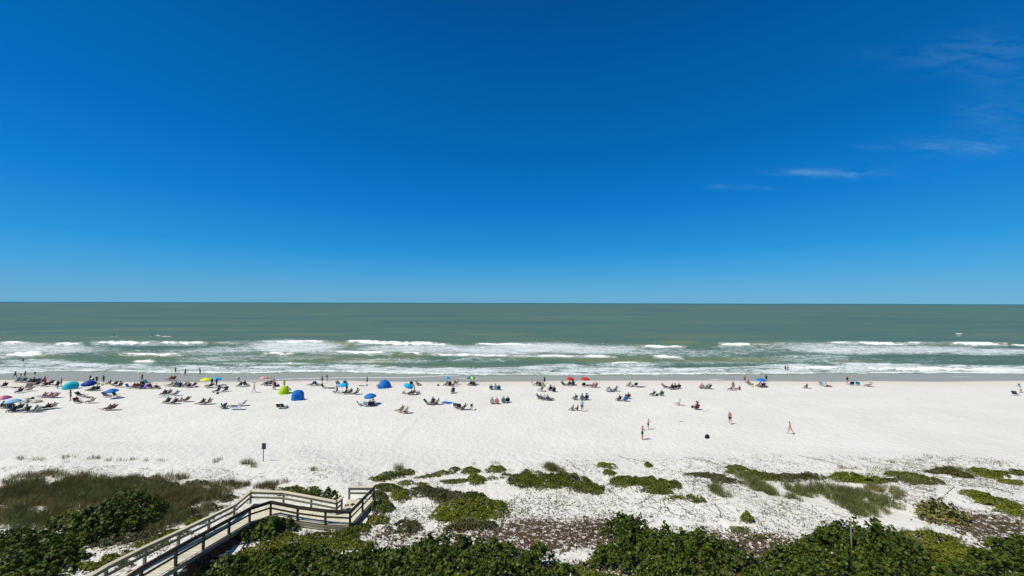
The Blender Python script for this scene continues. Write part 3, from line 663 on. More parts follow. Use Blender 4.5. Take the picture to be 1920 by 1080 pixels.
low('olive scrub patch inside the grass field nearest the left edge', [(40,915,34,8,.35), (75,922,24,7,.3)], L_olv, .10, 1.8)
low('green scrub patch in the middle of the left grass field', [(165,905,30,7,.35), (190,915,22,7,.3)], L_low, .10, 1.6)
low('brown scrub patch above the round left shrub', [(265,902,36,7,.35), (310,910,24,7,.3)], L_gry, .10, 1.8)
low('olive scrub patch left of the reddish grass clump', [(372,905,28,6,.3), (400,912,18,5,.3)], L_olv, .10, 1.7)
low('green scrub patch between round left shrub and ramp', [(320,972,26,9,.35), (352,960,18,7,.3)], L_olv, .10, 1.8)
low('bright sprigs above the dark lower left corner shrub', [(128,962,20,6,.3), (95,968,18,6,.3)], L_brt, .10, 1.8)
low('olive cover hugging the upper half of the ramp on its left', [(400,952,26,8,.3), (425,935,18,7,.3), (375,972,22,7,.3)], L_olv, .10, 2.0)
low('green cover hugging the lower half of the ramp on its left', [(255,1038,28,9,.3), (225,1055,24,8,.3), (300,1012,24,8,.3)], L_low, .10, 2.0)
low('low green cover in the gap below the centre mounds', [(1060,1075,50,14,.4), (1100,1060,24,10,.3)], L_low, .10, 2.4)
# ---- grass
def blades(C, hgt, wid, lean=.35):
    n = len(C); th = rng.random(n) * 2 * np.pi; ln = hgt * (.55 + .6 * rng.random(n)); le = lean * (.3 + rng.random(n))
    d = np.stack([np.cos(th), np.sin(th), np.zeros(n)], 1); s = np.stack([-np.sin(th + .8), np.cos(th + .8), np.zeros(n)], 1) * wid / 2
    up = np.array([0, 0, 1.0])
    mid = C + d * (le * ln * .35)[:, None] + up * (ln * .6)[:, None]; tip = C + d * (le * ln * 1.15)[:, None] + up * (ln * .93)[:, None]
    V = np.stack([C - s, C + s, mid + s * .8, mid - s * .8, tip], 1).reshape(-1, 3)
    i = np.arange(n)[:, None] * 5
    return V, [i + np.array([[0, 1, 2, 3]]), i + np.array([[3, 2, 4]])]
def joinb(lst):
    V, Q, T, o = [], [], [], 0
    for v, f in lst: V.append(v); Q.append(f[0] + o); T.append(f[1] + o); o += len(v)
    return np.concatenate(V), [np.concatenate(Q), np.concatenate(T)]
def clumps_in(items, dens, per, h, wid, seed=0, spread=.16, lean=.35):
    out = []
    for (px, py, rx, ry, s) in items:
        cx, cy, wx, wy = footprint(px, py, rx, ry, .2); nC = int(math.pi * wx * wy * dens * s) + 1
        th = rng.random(nC) * 2 * np.pi; rr = np.sqrt(rng.random(nC)) * (1 + .5 * vnoise(np.cos(th) * 2 + px, np.sin(th) * 2 + py))
        x = cx + wx * rr * np.cos(th); y = cy + wy * rr * np.sin(th)
        keep = (vnoise(x * .8 + 3, y * .8) + .45 * vnoise(x * 2.6, y * 2.6) + .5 + .35 * (1 - rr) * s) > .38; x, y = x[keep], y[keep]
        x = np.repeat(x, per) + rng.normal(size=len(x) * per) * spread; y = np.repeat(y, per) + rng.normal(size=len(y) * per) * spread
        out.append(blades(np.stack([x, y, height(x, y) - .02], 1), h, wid, lean))
    return joinb(out)
V, F = clumps_in([(60,925,70,22,1),(150,915,80,26,1),(260,922,70,24,1),(340,925,60,22,1),(60,965,60,20,1),(30,955,40,30,.9),(130,945,70,16,.8),(330,950,50,18,1),(385,935,40,16,.9),
    (300,985,30,18,.8),(350,965,34,14,.8),(420,908,34,8,.8),(400,925,20,10,.7),(250,900,90,8,.7),(90,893,60,6,.6),(300,1002,26,10,.6),(20,925,40,30,1)], 10, 26, .62, .020)
tag(mesh_np('dune_grass', V, F, G_olv), 'olive brown dune grass field left of the ramp', 'grass', kind='stuff')
V, F = clumps_in([(120,900,110,14,.9),(260,930,110,26,.9),(360,945,60,24,1),(90,935,80,24,.7),(420,915,40,14,.9)], 4, 14, .50, .020, 0, .12, .6)
tag(mesh_np('dead_grass', V, F, G_brn), 'brown dead stalks mixed through the dune grass field', 'dead grass', kind='stuff')
V, F = clumps_in([(180,925,90,24,.8),(330,965,50,22,.9),(290,925,60,16,.7),(30,975,40,18,1),(70,990,50,16,1),(120,935,50,14,.8),(60,905,50,10,.6)], 6, 26, .7, .022)
tag(mesh_np('dune_grass', V, F, G_grn), 'greener tall dune grass at the far lower left', 'grass', kind='stuff')
def clump(label, items, h, mat, dens=12, per=30, wid=.021, lean=.4, name='grass_clump', spread=.14):
    p = footprint(*items[0][:4], .2); V, F = clumps_in(items, dens, per, h, wid, 0, spread, lean)
    o_ = np.array([p[0], p[1], float(height(p[0], p[1]))]); o = mesh_np(name, V - o_, F, mat); o.location = o_
    tag(o, label, 'grass', 'grass clumps on the dunes')
clump('round green grass clump below the loose olive shrub band', [(1350,921,14,15,1)], .6, G_grn, 14)
clump('upright grass clump at the left end of the right grass mounds', [(1412,905,22,18,1), (1432,915,16,14,1)], .6, G_grn, 12)
clump('bent green grass clump between the two larger right grass clumps', [(1500,918,26,14,1), (1488,935,14,8,.8)], .6, G_grn, 12)
clump('large green grass clump right above the white sand tongue', [(1560,925,34,18,1), (1588,945,28,16,1)], .7, G_grn, 12)
clump('largest green grass clump beside the darkest thicket', [(1630,940,34,22,1), (1615,960,26,14,.9)], .75, G_grn, 12)
clump('olive grass clump right of the largest green clump', [(1655,918,28,12,1), (1675,930,16,8,.6)], .6, G_olv, 10)
clump('grass clump growing out of the mound at upper far right', [(1710,902,18,8,1)], .6, G_grn, 12)
clump('thin grass along the top of the olive mound at far right', [(1780,882,34,8,1), (1820,890,14,6,.7)], .45, G_grn, 10)
clump('yellow green grass tuft on top of the left hedge mound', [(1032,876,12,9,1), (1050,885,10,7,.9)], .6, G_olv, 16)
clump('big olive grass tuft at the dune edge below the sign', [(462,869,15,4,1), (476,875,10,3,.8)], .7, G_olv, 9, 20)
clump('reddish grass clump left of the boardwalk corner', [(450,908,16,9,1), (432,916,10,4,.5)], .45, G_brn, 6)
clump('brown grass clump behind the inner railing', [(505,912,24,9,1), (530,905,14,6,.7)], .6, G_brn, 12)
clump('grass tuft on the crest straight above the landing', [(585,882,10,3,1)], .55, G_olv, 12, 16)
clump('upright grass tuft at the head of the sand path', [(748,880,8,5,1)], .7, G_olv, 16, 22)
clump('pair of thin tufts above the upper middle mounds', [(893,869,7,3,1), (922,868,12,3,1)], .45, G_olv, 10, 16)
clump('thin tuft above the landing end board', [(672,910,12,2,1)], .5, G_olv, 6, 8, .015)
clump('first thin grass tuft from the left on the dune crest', [(34,860,12,2.5,1)], .5, G_olv, 8, 14)
clump('second thin grass tuft from the left on the dune crest', [(70,861,14,2.5,1)], .45, G_olv, 8, 12)
clump('double grass tuft on the dune crest left of centre left', [(128,858,12,3,1), (128,866,8,2,.6)], .5, G_olv, 8, 14)
clump('wide grass tuft in the middle of the left dune crest', [(178,859,14,3,1), (200,863,12,2,.8)], .5, G_grn, 8, 16)
clump('sparse tuft right of the wide tuft on the left crest', [(225,863,12,2,1), (248,861,8,3,1)], .45, G_olv, 6, 12)
clump('sparse grass tuft farther right on the left crest', [(278,863,6,2,1), (305,863,12,2,1)], .45, G_olv, 6, 12)
clump('spiky dead grass tuft on the crest left of the sign', [(395,866,18,3,1), (410,862,3,3,1)], .5, G_brn, 8, 14)
clump('reed like tuft on the far side of the left slope', [(318,890,10,5,1), (172,888,6,4,.7)], .6, G_brn, 5, 8)
clump('grass tuft on the right upper crest', [(1610,861,14,3,1)], .4, G_olv, 6, 12)
clump('dry branching tuft at the top of the far right dune', [(1740,855,12,3,1), (1770,861,14,3,.8)], .5, G_brn, 6, 10)
clump('dry brown tuft above the yellow green mound', [(1585,879,20,4,1), (1682,868,8,4,.7)], .4, G_brn, 6, 12)
clump('dry brown tuft at the far right crest', [(1880,868,26,3,1)], .5, G_brn, 5, 10)
clump('bent grass beside the outer railing posts', [(572,1003,10,8,1)], .6, G_brn, 10, 16)
clump('yellow grass patch under the yellow brown sea grape bush', [(1730,1000,34,12,1), (1700,1015,30,14,.8)], .5, G_grn, 12, 24)
clump('sparse grass sprigs beside the small upright plant', [(1430,943,6,5,1), (1435,985,10,5,.6), (1460,940,8,4,.6)], .4, G_grn, 8, 10)

# ---- vines, twigs, leaf litter lying on the sand (uncountable)
DUNE = [(1200,890,260,36,.75),(1500,870,260,30,.85),(1760,880,180,36,.9),(1100,940,170,26,.75),(1350,950,150,34,.8),(1500,975,90,34,.7),(1000,960,120,30,1),(1700,930,70,24,1.1),(1850,975,90,40,1.3),
        (820,900,120,20,.6),(800,970,90,26,1),(560,890,60,18,.7),(390,890,110,16,.9),(150,885,170,16,.9),(640,885,60,20,.15),(1780,900,170,50,.9),(250,1030,90,20,.8),(640,1000,60,10,.6)]
vm = leafmat('dry_twigs', [(0, (.03, .022, .016)), (.6, (.075, .055, .042)), (1, (.14, .11, .085))], .9, .1, 0)
def scatter(items, per100):
    xs_, ys_ = [], []
    for (px, py, rx, ry, s) in items:
        n = int(rx * ry * per100 / 100 * s); th = rng.random(n) * 2 * np.pi; rr = np.sqrt(rng.random(n))
        for a, q in zip(px + rx * rr * np.cos(th), py + ry * rr * np.sin(th)):
            p = atz(a, q, 2.0); xs_.append(p.x); ys_.append(p.y)
    x = np.array(xs_); y = np.array(ys_)
    for _ in range(0): pass
    return x, y
x, y = scatter(DUNE, 9)
keep = vnoise(x * .35, y * .35) + .5 * vnoise(x * 1.1, y * 1.1) > -.18; x, y = x[keep], y[keep]
def sticks(x, y, length, w, bend=.4, lift=.03, dirx=0):
    n = len(x); th = rng.normal(size=n) * .9 + dirx; V = []; L_ = length * (.3 + 1.2 * rng.random(n) ** 2)
    pts = []
    for k in range(4):
        px_ = x + np.cos(th) * L_ * k / 3; py_ = y + np.sin(th) * L_ * k / 3; th = th + bend * rng.normal(size=n)
        pts.append(np.stack([px_, py_, height(px_, py_) + lift * rng.random(n) + .008], 1))
    for k, p in enumerate(pts):
        ww = w * (1 - .2 * k) * (.6 + .8 * rng.random(n)[:, None]); s = np.stack([-np.sin(th), np.cos(th), np.zeros(n)], 1) * ww
        V += [p - s, p + s, p + np.array([0, 0, 1.0]) * ww * 1.6]
    V = np.stack(V, 1).reshape(-1, 3); i = np.arange(n)[:, None] * 12; F = []
    for k in range(3):
        a = k * 3; F += [i + np.array([[a, a + 3, a + 5, a + 2]]), i + np.array([[a + 1, a + 2, a + 5, a + 4]])]
    return V, F
V, F = sticks(x, y, .42, .013)
tag(mesh_np('dune_twigs', V, F, vm), 'dry twigs and dead runners strewn over the white dune sand', 'twigs', kind='stuff')
# small leaves and grit
x, y = scatter(DUNE, 26); keep = vnoise(x * .5 + 9, y * .5) + .6 * vnoise(x * 1.7, y * 1.7) > -.05; x, y = x[keep], y[keep]
C = np.stack([x, y, height(x, y) + .02 + .10 * rng.random(len(x)) ** 2], 1); Nn = np.tile([0, 0, 1.0], (len(x), 1)) + rng.normal(size=(len(x), 3)) * .45; Nn /= np.linalg.norm(Nn, axis=1)[:, None]
V, F = leaves(C, Nn, .095, 4)
tag(mesh_np('vine_leaves', V, F, L_low), 'small creeping vine leaves scattered over the dune sand', 'creeper leaves', kind='stuff')
LITL = [(it[0], it[1], it[2], it[3], it[4] if len(it) > 4 else 1.0) for it in LIT if it[0] not in (200, 880)]
x, y = scatter(LITL, 30); C = np.stack([x, y, height(x, y) + .01 + .05 * rng.random(len(x))], 1); Nn = np.tile([0, 0, .9], (len(x), 1)) + rng.normal(size=(len(x), 3)) * .5; Nn /= np.linalg.norm(Nn, axis=1)[:, None]
V, F = leaves(C, Nn, .10, 4)
lm = leafmat('fallen_leaves', [(0, (.034, .022, .014)), (.5, (.072, .048, .030)), (.85, (.12, .085, .05)), (1, (.30, .19, .11))], .85, .15, 0)
tag(mesh_np('leaf_litter', V, F, lm), 'fallen brown leaves and dead stems carpeting the back dune', 'leaf litter', kind='stuff')
# long vine runners
def runner(pts_px, label):
    a = MB(); P = [ground(*q) for q in pts_px]; path = []
    for p, q in zip(P, P[1:]):
        for k in range(8):
            r_ = p.lerp(q, k / 8); r_.x += random.uniform(-.08, .08); r_.y += random.uniform(-.08, .08); r_.z = float(height(r_.x, r_.y)) + .02; path.append(r_)
    o_ = path[0].copy(); a.tube([p - o_ for p in path], .016, 4); o = a.build('vine_runner', m_stemd); o.location = o_; tag(o, label, 'vine', 'beach vine runners on the sand')
    C = np.array([[p.x - o_.x + random.uniform(-.12, .12), p.y - o_.y + random.uniform(-.12, .12), p.z - o_.z + .04] for p in path for _ in range(2)])
    Nn = np.tile([0, 0, 1.0], (len(C), 1)) + rng.normal(size=(len(C), 3)) * .3; Nn /= np.linalg.norm(Nn, axis=1)[:, None]
    V, F = leaves(C, Nn, .075, 5); mesh_np('foliage', V, F, L_low, parent=o)
    bpy.data.objects[o.name]
for pts, lb in [([(1138,918),(1160,932),(1180,948)], 'vine runner leaving the right end of the left hedge mound'), ([(1225,928),(1205,942),(1190,946)], 'short vine runner joining the hedge runner from the right'),
    ([(1244,932),(1246,950),(1262,966)], 'vine runner dropping from the right hedge mound'), ([(1270,940),(1285,958),(1310,970)], 'vine runner trailing right below the right hedge mound'),
    ([(1325,925),(1345,950),(1355,975)], 'long straight vine runner below the round grass clump'), ([(1318,895),(1300,905),(1298,922)], 'vine runner from the loose olive band'),
    ([(1790,912),(1770,930),(1755,940)], 'dark vine runner crossing the white sand at far right'), ([(1830,905),(1860,915),(1910,930)], 'vine runner along the far right sand slope'),
    ([(1160,855),(1190,862),(1230,872)], 'vine runner on the beach side of the crest'), ([(1280,858),(1330,866),(1370,880)], 'vine runner over the crest right of centre'), ([(1500,855),(1560,868),(1600,880)], 'vine runner over the crest in the right half'),
    ([(1070,868),(1080,878),(1100,885)], 'curled vine runner between the hedge mounds crest')]:
    runner(pts, lb)
# ------------------------------------------------------------------ people, chairs, umbrellas
_cm = {}
PAL = {
 'black': (.012,.012,.014), 'dark grey': (.035,.036,.04), 'grey': (.16,.165,.17), 'white': (.72,.72,.70), 'navy': (.012,.020,.065), 'blue': (.008,.155,.50), 'deep blue': (.008,.035,.30),
 'mid blue': (.008,.15,.48), 'sky blue': (.005,.42,.72), 'light blue': (.25,.50,.62), 'teal': (.02,.28,.32), 'dark teal': (.015,.09,.10), 'turquoise': (.015,.46,.52), 'green': (.02,.16,.07), 'dark green': (.015,.05,.035),
 'lime': (.42,.58,.01), 'yellow': (.75,.80,.02), 'orange': (.75,.16,.05), 'red': (.55,.02,.02), 'dark red': (.22,.02,.025), 'pink': (.72,.22,.26), 'pale pink': (.62,.42,.40), 'purple': (.28,.12,.42), 'lilac': (.30,.28,.50),
 'brown': (.075,.036,.022), 'tan': (.36,.24,.15), 'beige': (.50,.42,.32), 'maroon': (.14,.02,.03), 'olive': (.12,.12,.05), 'blond': (.38,.27,.12), 'hair': (.03,.018,.012), 'pale green': (.42,.45,.36), 'khaki': (.42,.40,.28), 'pale blue': (.22,.38,.66)}
def cm(c, rough=.75):
    k = (c, rough)
    if k not in _cm:
        m, t, b = newmat(c.replace(' ', '_') + '_cloth', rough, .2)
        tc_ = t.nodes.new('ShaderNodeTexCoord'); n = tnoise(t, tc_.outputs['Object'], 9, 3, .6); rgb = PAL[c]
        t.links.new(ramp(t, n, [(.3, tuple(v * .8 for v in rgb)), (.7, tuple(min(1, v * 1.15) for v in rgb))]), b.inputs['Base Color'])
        _cm[k] = m
    return _cm[k]
def skinm(name, c):
    m, t, b = newmat(name, .55, .3); b.inputs['Base Color'].default_value = (*c, 1)
    n = tnoise(t, t.nodes.new('ShaderNodeTexCoord').outputs['Object'], 12, 2, .5)
    t.links.new(mixc(t, n, tuple(v * .85 for v in c), tuple(min(1, v * 1.1) for v in c)), b.inputs['Base Color']); return m
SK = {'t': skinm('tanned_skin', (.33, .165, .095)), 'f': skinm('fair_skin', (.48, .27, .19)), 'd': skinm('deep_tan_skin', (.19, .085, .05)), 'r': skinm('sunburnt_skin', (.42, .17, .12))}
m_alu = simple('aluminium_tube', (.45, .46, .47), .4, .4, .5); m_white = simple('white_plastic', (.75, .75, .73), .5)

def fk(torso=2, pel=(0, 0, .93), th=(3, -3), kn=(3, 3), arm=(5, -5), elb=(12, 12), abd=(8, 8), spread=(2, 2), head=0, twist=0):
    """joint skeleton of a 1.7 m person facing +Y; returns verts, edges, radii, bones"""
    V, E, Rr, B = [], [], [], []
    def nv(p, r, par, bone):
        V.append(Vector(p)); Rr.append(r); B.append(bone)
        if par is not None: E.append((par, len(V) - 1))
        return len(V) - 1
    def dirp(a, ab=0, s=1):   # a: degrees forward from straight down
        a = R(a); ab = R(ab) * s; return Vector((math.sin(ab), math.sin(a) * math.cos(ab), -math.cos(a) * math.cos(ab)))
    up = Vector((0, math.sin(R(torso)), math.cos(R(torso)))); fw = Vector((0, math.cos(R(torso)), -math.sin(R(torso))))
    pel = Vector(pel)
    p0 = nv(pel, (.125, .10), None, 'pelvis'); p1 = nv(pel + up * .20, (.115, .085), p0, 'spine'); p2 = nv(pel + up * .36, (.135, .095), p1, 'chest'); p3 = nv(pel + up * .47, (.115, .075), p2, 'chest')
    nk = nv(pel + up * .545, (.052, .052), p3, 'neck'); ht = torso * .55 + head if torso < 0 else torso + head
    hu = Vector((0, math.sin(R(ht)), math.cos(R(ht)))); hf = Vector((0, math.cos(R(ht)), -math.sin(R(ht))))
    h0 = nv(V[nk] + hu * .055 + hf * .01, (.062, .068), nk, 'head'); h1 = nv(V[nk] + hu * .13 + hf * .018, (.078, .095), h0, 'head'); h2 = nv(V[nk] + hu * .205 + hf * .01, (.062, .075), h1, 'head')
    nv(V[h1] + hf * .105 - hu * .01, (.012, .012), h1, 'nose')
    for k, s in enumerate((-1, 1)):
        sh = nv(V[p3] + Vector((s * .165, 0, 0)) + up * .005, (.055, .055), p3, 'shoulder'); d = dirp(arm[k], abd[k], s)
        # arm angles are measured in the torso's frame when leaning
        el = nv(V[sh] + d * .28, (.040, .040), sh, 'uparm'); d2 = dirp(arm[k] + elb[k], abd[k] * .4, s); wr = nv(V[el] + d2 * .245, (.026, .023), el, 'forearm')
        pm = nv(V[wr] + d2 * .055, (.034, .020), wr, 'hand'); side = Vector((s, 0, 0)); curl = dirp(arm[k] + elb[k] + 35, 0, s)
        for f, (o, l) in enumerate(((-.027, .065), (-.009, .078), (.009, .072), (.027, .055))):
            a = nv(V[pm] + side * o + d2 * .035, (.010, .010), pm, 'hand'); b_ = nv(V[a] + (d2 * .75 + curl * .25).normalized() * l * .55, (.008, .008), a, 'hand'); nv(V[b_] + curl * l * .45, (.007, .007), b_, 'hand')
        a = nv(V[wr] + d2 * .03 - side * .035 + curl * .01, (.011, .011), wr, 'hand'); nv(V[a] + (d2 - side * .5).normalized() * .035, (.009, .009), a, 'hand')
        hp = nv(pel + Vector((s * .085, 0, 0)) - up * .04, (.092, .092), p0, 'hip'); d = dirp(th[k], spread[k], s)
        mt = nv(V[hp] + d * .20, (.088, .088), hp, 'thigh'); knj = nv(V[hp] + d * .42, (.060, .060), mt, 'shin'); d2 = dirp(th[k] - kn[k], spread[k], s)
        cf = nv(V[knj] + d2 * .14, (.060, .060), knj, 'shin'); an = nv(V[knj] + d2 * .40, (.034, .034), cf, 'shin')
        fd = Vector((s * .12, math.cos(R(th[k] - kn[k])), math.sin(R(th[k] - kn[k])))).normalized(); hl = nv(V[an] + d2 * .045, (.034, .034), an, 'foot'); nv(V[hl] + fd * .12 + d2 * .008, (.036, .020), hl, 'foot'); nv(V[hl] + fd * .19 + d2 * .012, (.026, .012), len(V) - 1, 'foot')
    return V, E, Rr, B
POSES = {
 'stand': dict(), 'stand2': dict(th=(8, -6), kn=(10, 2), arm=(-8, 12), elb=(20, 30), abd=(14, 10)),
 'walk': dict(torso=4, th=(24, -20), kn=(8, 14), arm=(-24, 22), elb=(10, 25), pel=(0, 0, .90)), 'stride': dict(torso=5, th=(-24, 22), kn=(12, 4), arm=(20, -20), elb=(20, 12), pel=(0, 0, .90)),
 'phone': dict(torso=3, arm=(25, 25), elb=(75, 75), head=15), 'wave': dict(arm=(5, 40), elb=(10, 15), abd=(8, 55)), 'reach': dict(torso=18, arm=(70, 55), elb=(10, 10), th=(-4, 8)),
 'hips': dict(arm=(-12, -12), elb=(70, 70), abd=(32, 32)), 'bend': dict(torso=72, pel=(0, -.08, .90), th=(6, 2), kn=(4, 10), arm=(12, -2), elb=(10, 10), head=20),
 'chair': dict(torso=-26, pel=(0, -.02, .33), th=(84, 80), kn=(58, 50), arm=(18, 25), elb=(55, 50), abd=(16, 16), spread=(6, 6)),
 'legsout': dict(torso=-32, pel=(0, -.02, .32), th=(80, 84), kn=(2, 12), arm=(25, 20), elb=(60, 80), abd=(14, 12), spread=(5, 7)),
 'read': dict(torso=-24, pel=(0, -.02, .33), th=(92, 82), kn=(75, 50), arm=(40, 40), elb=(70, 70), abd=(8, 8), head=12),
 'lounge': dict(torso=-42, pel=(0, -.05, .32), th=(86, 100), kn=(6, 60), arm=(0, 10), elb=(40, 60), abd=(14, 14)),
 'lie': dict(torso=-86, pel=(0, 0, .13), th=(90, 92), kn=(2, 6), arm=(-84, -84), elb=(-4, 10), abd=(16, 16), head=-38, spread=(4, 4)),
 'sit': dict(torso=-8, pel=(0, 0, .13), th=(128, 118), kn=(98, 80), arm=(45, 40), elb=(20, 30), abd=(10, 10)), 'sitback': dict(torso=-34, pel=(0, 0, .13), th=(92, 112), kn=(4, 60), arm=(-38, -38), elb=(6, 6), abd=(14, 14)),
 'kneel': dict(torso=12, pel=(0, 0, .50), th=(6, 4), kn=(92, 92), arm=(30, 40), elb=(40, 40))}
_pose = {}
def region_mesh(me, idx, push, name):
    vs = {}; co = []; fs = []
    for i in idx:
        f = []
        for v in me.polygons[i].vertices:
            if v not in vs: vs[v] = len(co); q = me.vertices[v]; co.append(q.co + q.normal * push)
            f.append(vs[v])
        fs.append(f)
    m = bpy.data.meshes.new(name); m.from_pydata([tuple(c) for c in co], [], fs); m.polygons.foreach_set('use_smooth', [True] * len(fs)); m.update(); return m
def pose_data(name):
    if name in _pose: return _pose[name]
    V, E, Rr, B = fk(**POSES[name]); me = bpy.data.meshes.new('skel'); me.from_pydata([tuple(v) for v in V], E, []); ob = bpy.data.objects.new('skel', me); COL.objects.link(ob)
    sm = ob.modifiers.new('s', 'SKIN'); sm.use_smooth_shade = True
    for i, sv in enumerate(me.skin_vertices[0].data): sv.radius = Rr[i]; sv.use_root = (i == 0)
    su = ob.modifiers.new('u', 'SUBSURF'); su.levels = 1
    dg = bpy.context.evaluated_depsgraph_get(); dg.update(); body = bpy.data.meshes.new_from_object(ob.evaluated_get(dg)); body.name = 'body'
    bpy.data.objects.remove(ob); body.materials.clear()
    # which bone each face belongs to
    seg = [(V[a], V[b_], B[b_], b_) for a, b_ in E]
    A = np.array([s[0][:] for s in seg]); D = np.array([(s[1] - s[0])[:] for s in seg]); L2 = (D ** 2).sum(1)
    C = np.array([p.center[:] for p in body.polygons]); T = np.clip(((C[:, None] - A) * D).sum(2) / L2, 0, 1); P = A + T[..., None] * D; dist = np.linalg.norm(C[:, None] - P, axis=2)
    dist = dist / np.array([max(Rr[s[3]][0], .02) for s in seg]) ** .5; j = dist.argmin(1); tt = T[np.arange(len(C)), j]
    bone = [seg[k][2] for k in j]
    reg = {'shorts': [], 'top': [], 'suit': [], 'shirt': [], 'hair': [], 'longhair': []}
    hd = [i for i, b_ in enumerate(B) if b_ == 'head']; hc = V[hd[1]]; hu = (V[hd[2]] - V[hd[0]]).normalized(); no = V[B.index('nose')]; hf = (no - hc); hf = (hf - hu * hf.dot(hu)).normalized()
    tu = (V[1] - V[0]).normalized()
    for i, b_ in enumerate(bone):
        t = tt[i]
        if (b_ in ('pelvis', 'hip', 'spine') and (Vector(C[i]) - V[0]).dot(tu) < .07) or (b_ == 'thigh' and t < .9): reg['shorts'].append(i)
        if b_ in ('pelvis', 'hip', 'spine', 'chest'): reg['suit'].append(i)
        if b_ == 'chest' and t < .9: reg['top'].append(i)
        if b_ in ('chest', 'shoulder') or (b_ == 'spine' and t > .0) or (b_ == 'uparm' and t < .8): reg['shirt'].append(i)
        if b_ in ('head', 'nose', 'neck'):
            q = Vector(C[i]) - hc; y = q.dot(hf); z = q.dot(hu)
            if z > .045 or (y < .01 and z > -.03): reg['hair'].append(i)
            if z > .045 or y < .01: reg['longhair'].append(i)
    r = dict(body=body, hatpos=hc + hu * .055, hatdir=hu, **{k: region_mesh(body, v, .016 if k in ('hair', 'longhair') else .011, k) for k, v in reg.items() if v})
    zmin = min(v.co.z for v in body.vertices); r['zmin'] = zmin if name not in ('chair', 'legsout', 'read', 'lounge') else 0.0
    _pose[name] = r; return r
def child(name, me, mat, parent):
    o = bpy.data.objects.new(name, me); COL.objects.link(o); o.parent = parent
    if mat is not None:
        if not me.materials: me.materials.append(None)
        o.material_slots[0].link = 'OBJECT'; o.material_slots[0].material = mat
    return o
_hat = {}
def hat_mesh():
    if 'h' not in _hat:
        a = MB(); prof = [(.20, -.01), (.21, .0), (.11, .02), (.105, .07), (.08, .11), (0.001, .125)]; k = 14
        for r, z in prof: a.v += [(r * math.cos(2 * math.pi * j / k), r * math.sin(2 * math.pi * j / k), z) for j in range(k)]
        for q in range(len(prof) - 1): a.f += [(q * k + j, q * k + (j + 1) % k, (q + 1) * k + (j + 1) % k, (q + 1) * k + j) for j in range(k)]
        me = bpy.data.meshes.new('hat'); me.from_pydata(a.v, [], a.f); _hat['h'] = me
    return _hat['h']
def person(loc, rz, pose, label, skin='t', top=None, bot='black', hair='hair', hat=None, long=False, scale=1.0, group=None, kind='shirt'):
    d = pose_data(pose); e = empty('person', loc, rz); e.scale = (scale,) * 3
    bpy_off = -d['zmin'] + .005
    def ch(n, me, m):
        o = child(n, me, m, e); o.location = (0, 0, bpy_off); return o
    ch('body', d['body'], SK[skin])
    if bot == top and kind == 'suit': ch('swimsuit', d['suit'], cm(top))
    else:
        if bot: ch('shorts', d['shorts'], cm(bot))
        if top: ch('shirt' if kind == 'shirt' else 'bikini_top', d['shirt' if kind == 'shirt' else 'top'], cm(top))
    ch('hair', d['longhair' if long else 'hair'], cm(hair))
    if hat:
        h = ch('hat', hat_mesh(), cm(hat)); h.location = d['hatpos'] + Vector((0, 0, bpy_off)); h.rotation_euler = d['hatdir'].to_track_quat('Z', 'Y').to_euler()
    tag(e, label, 'person', group); return e

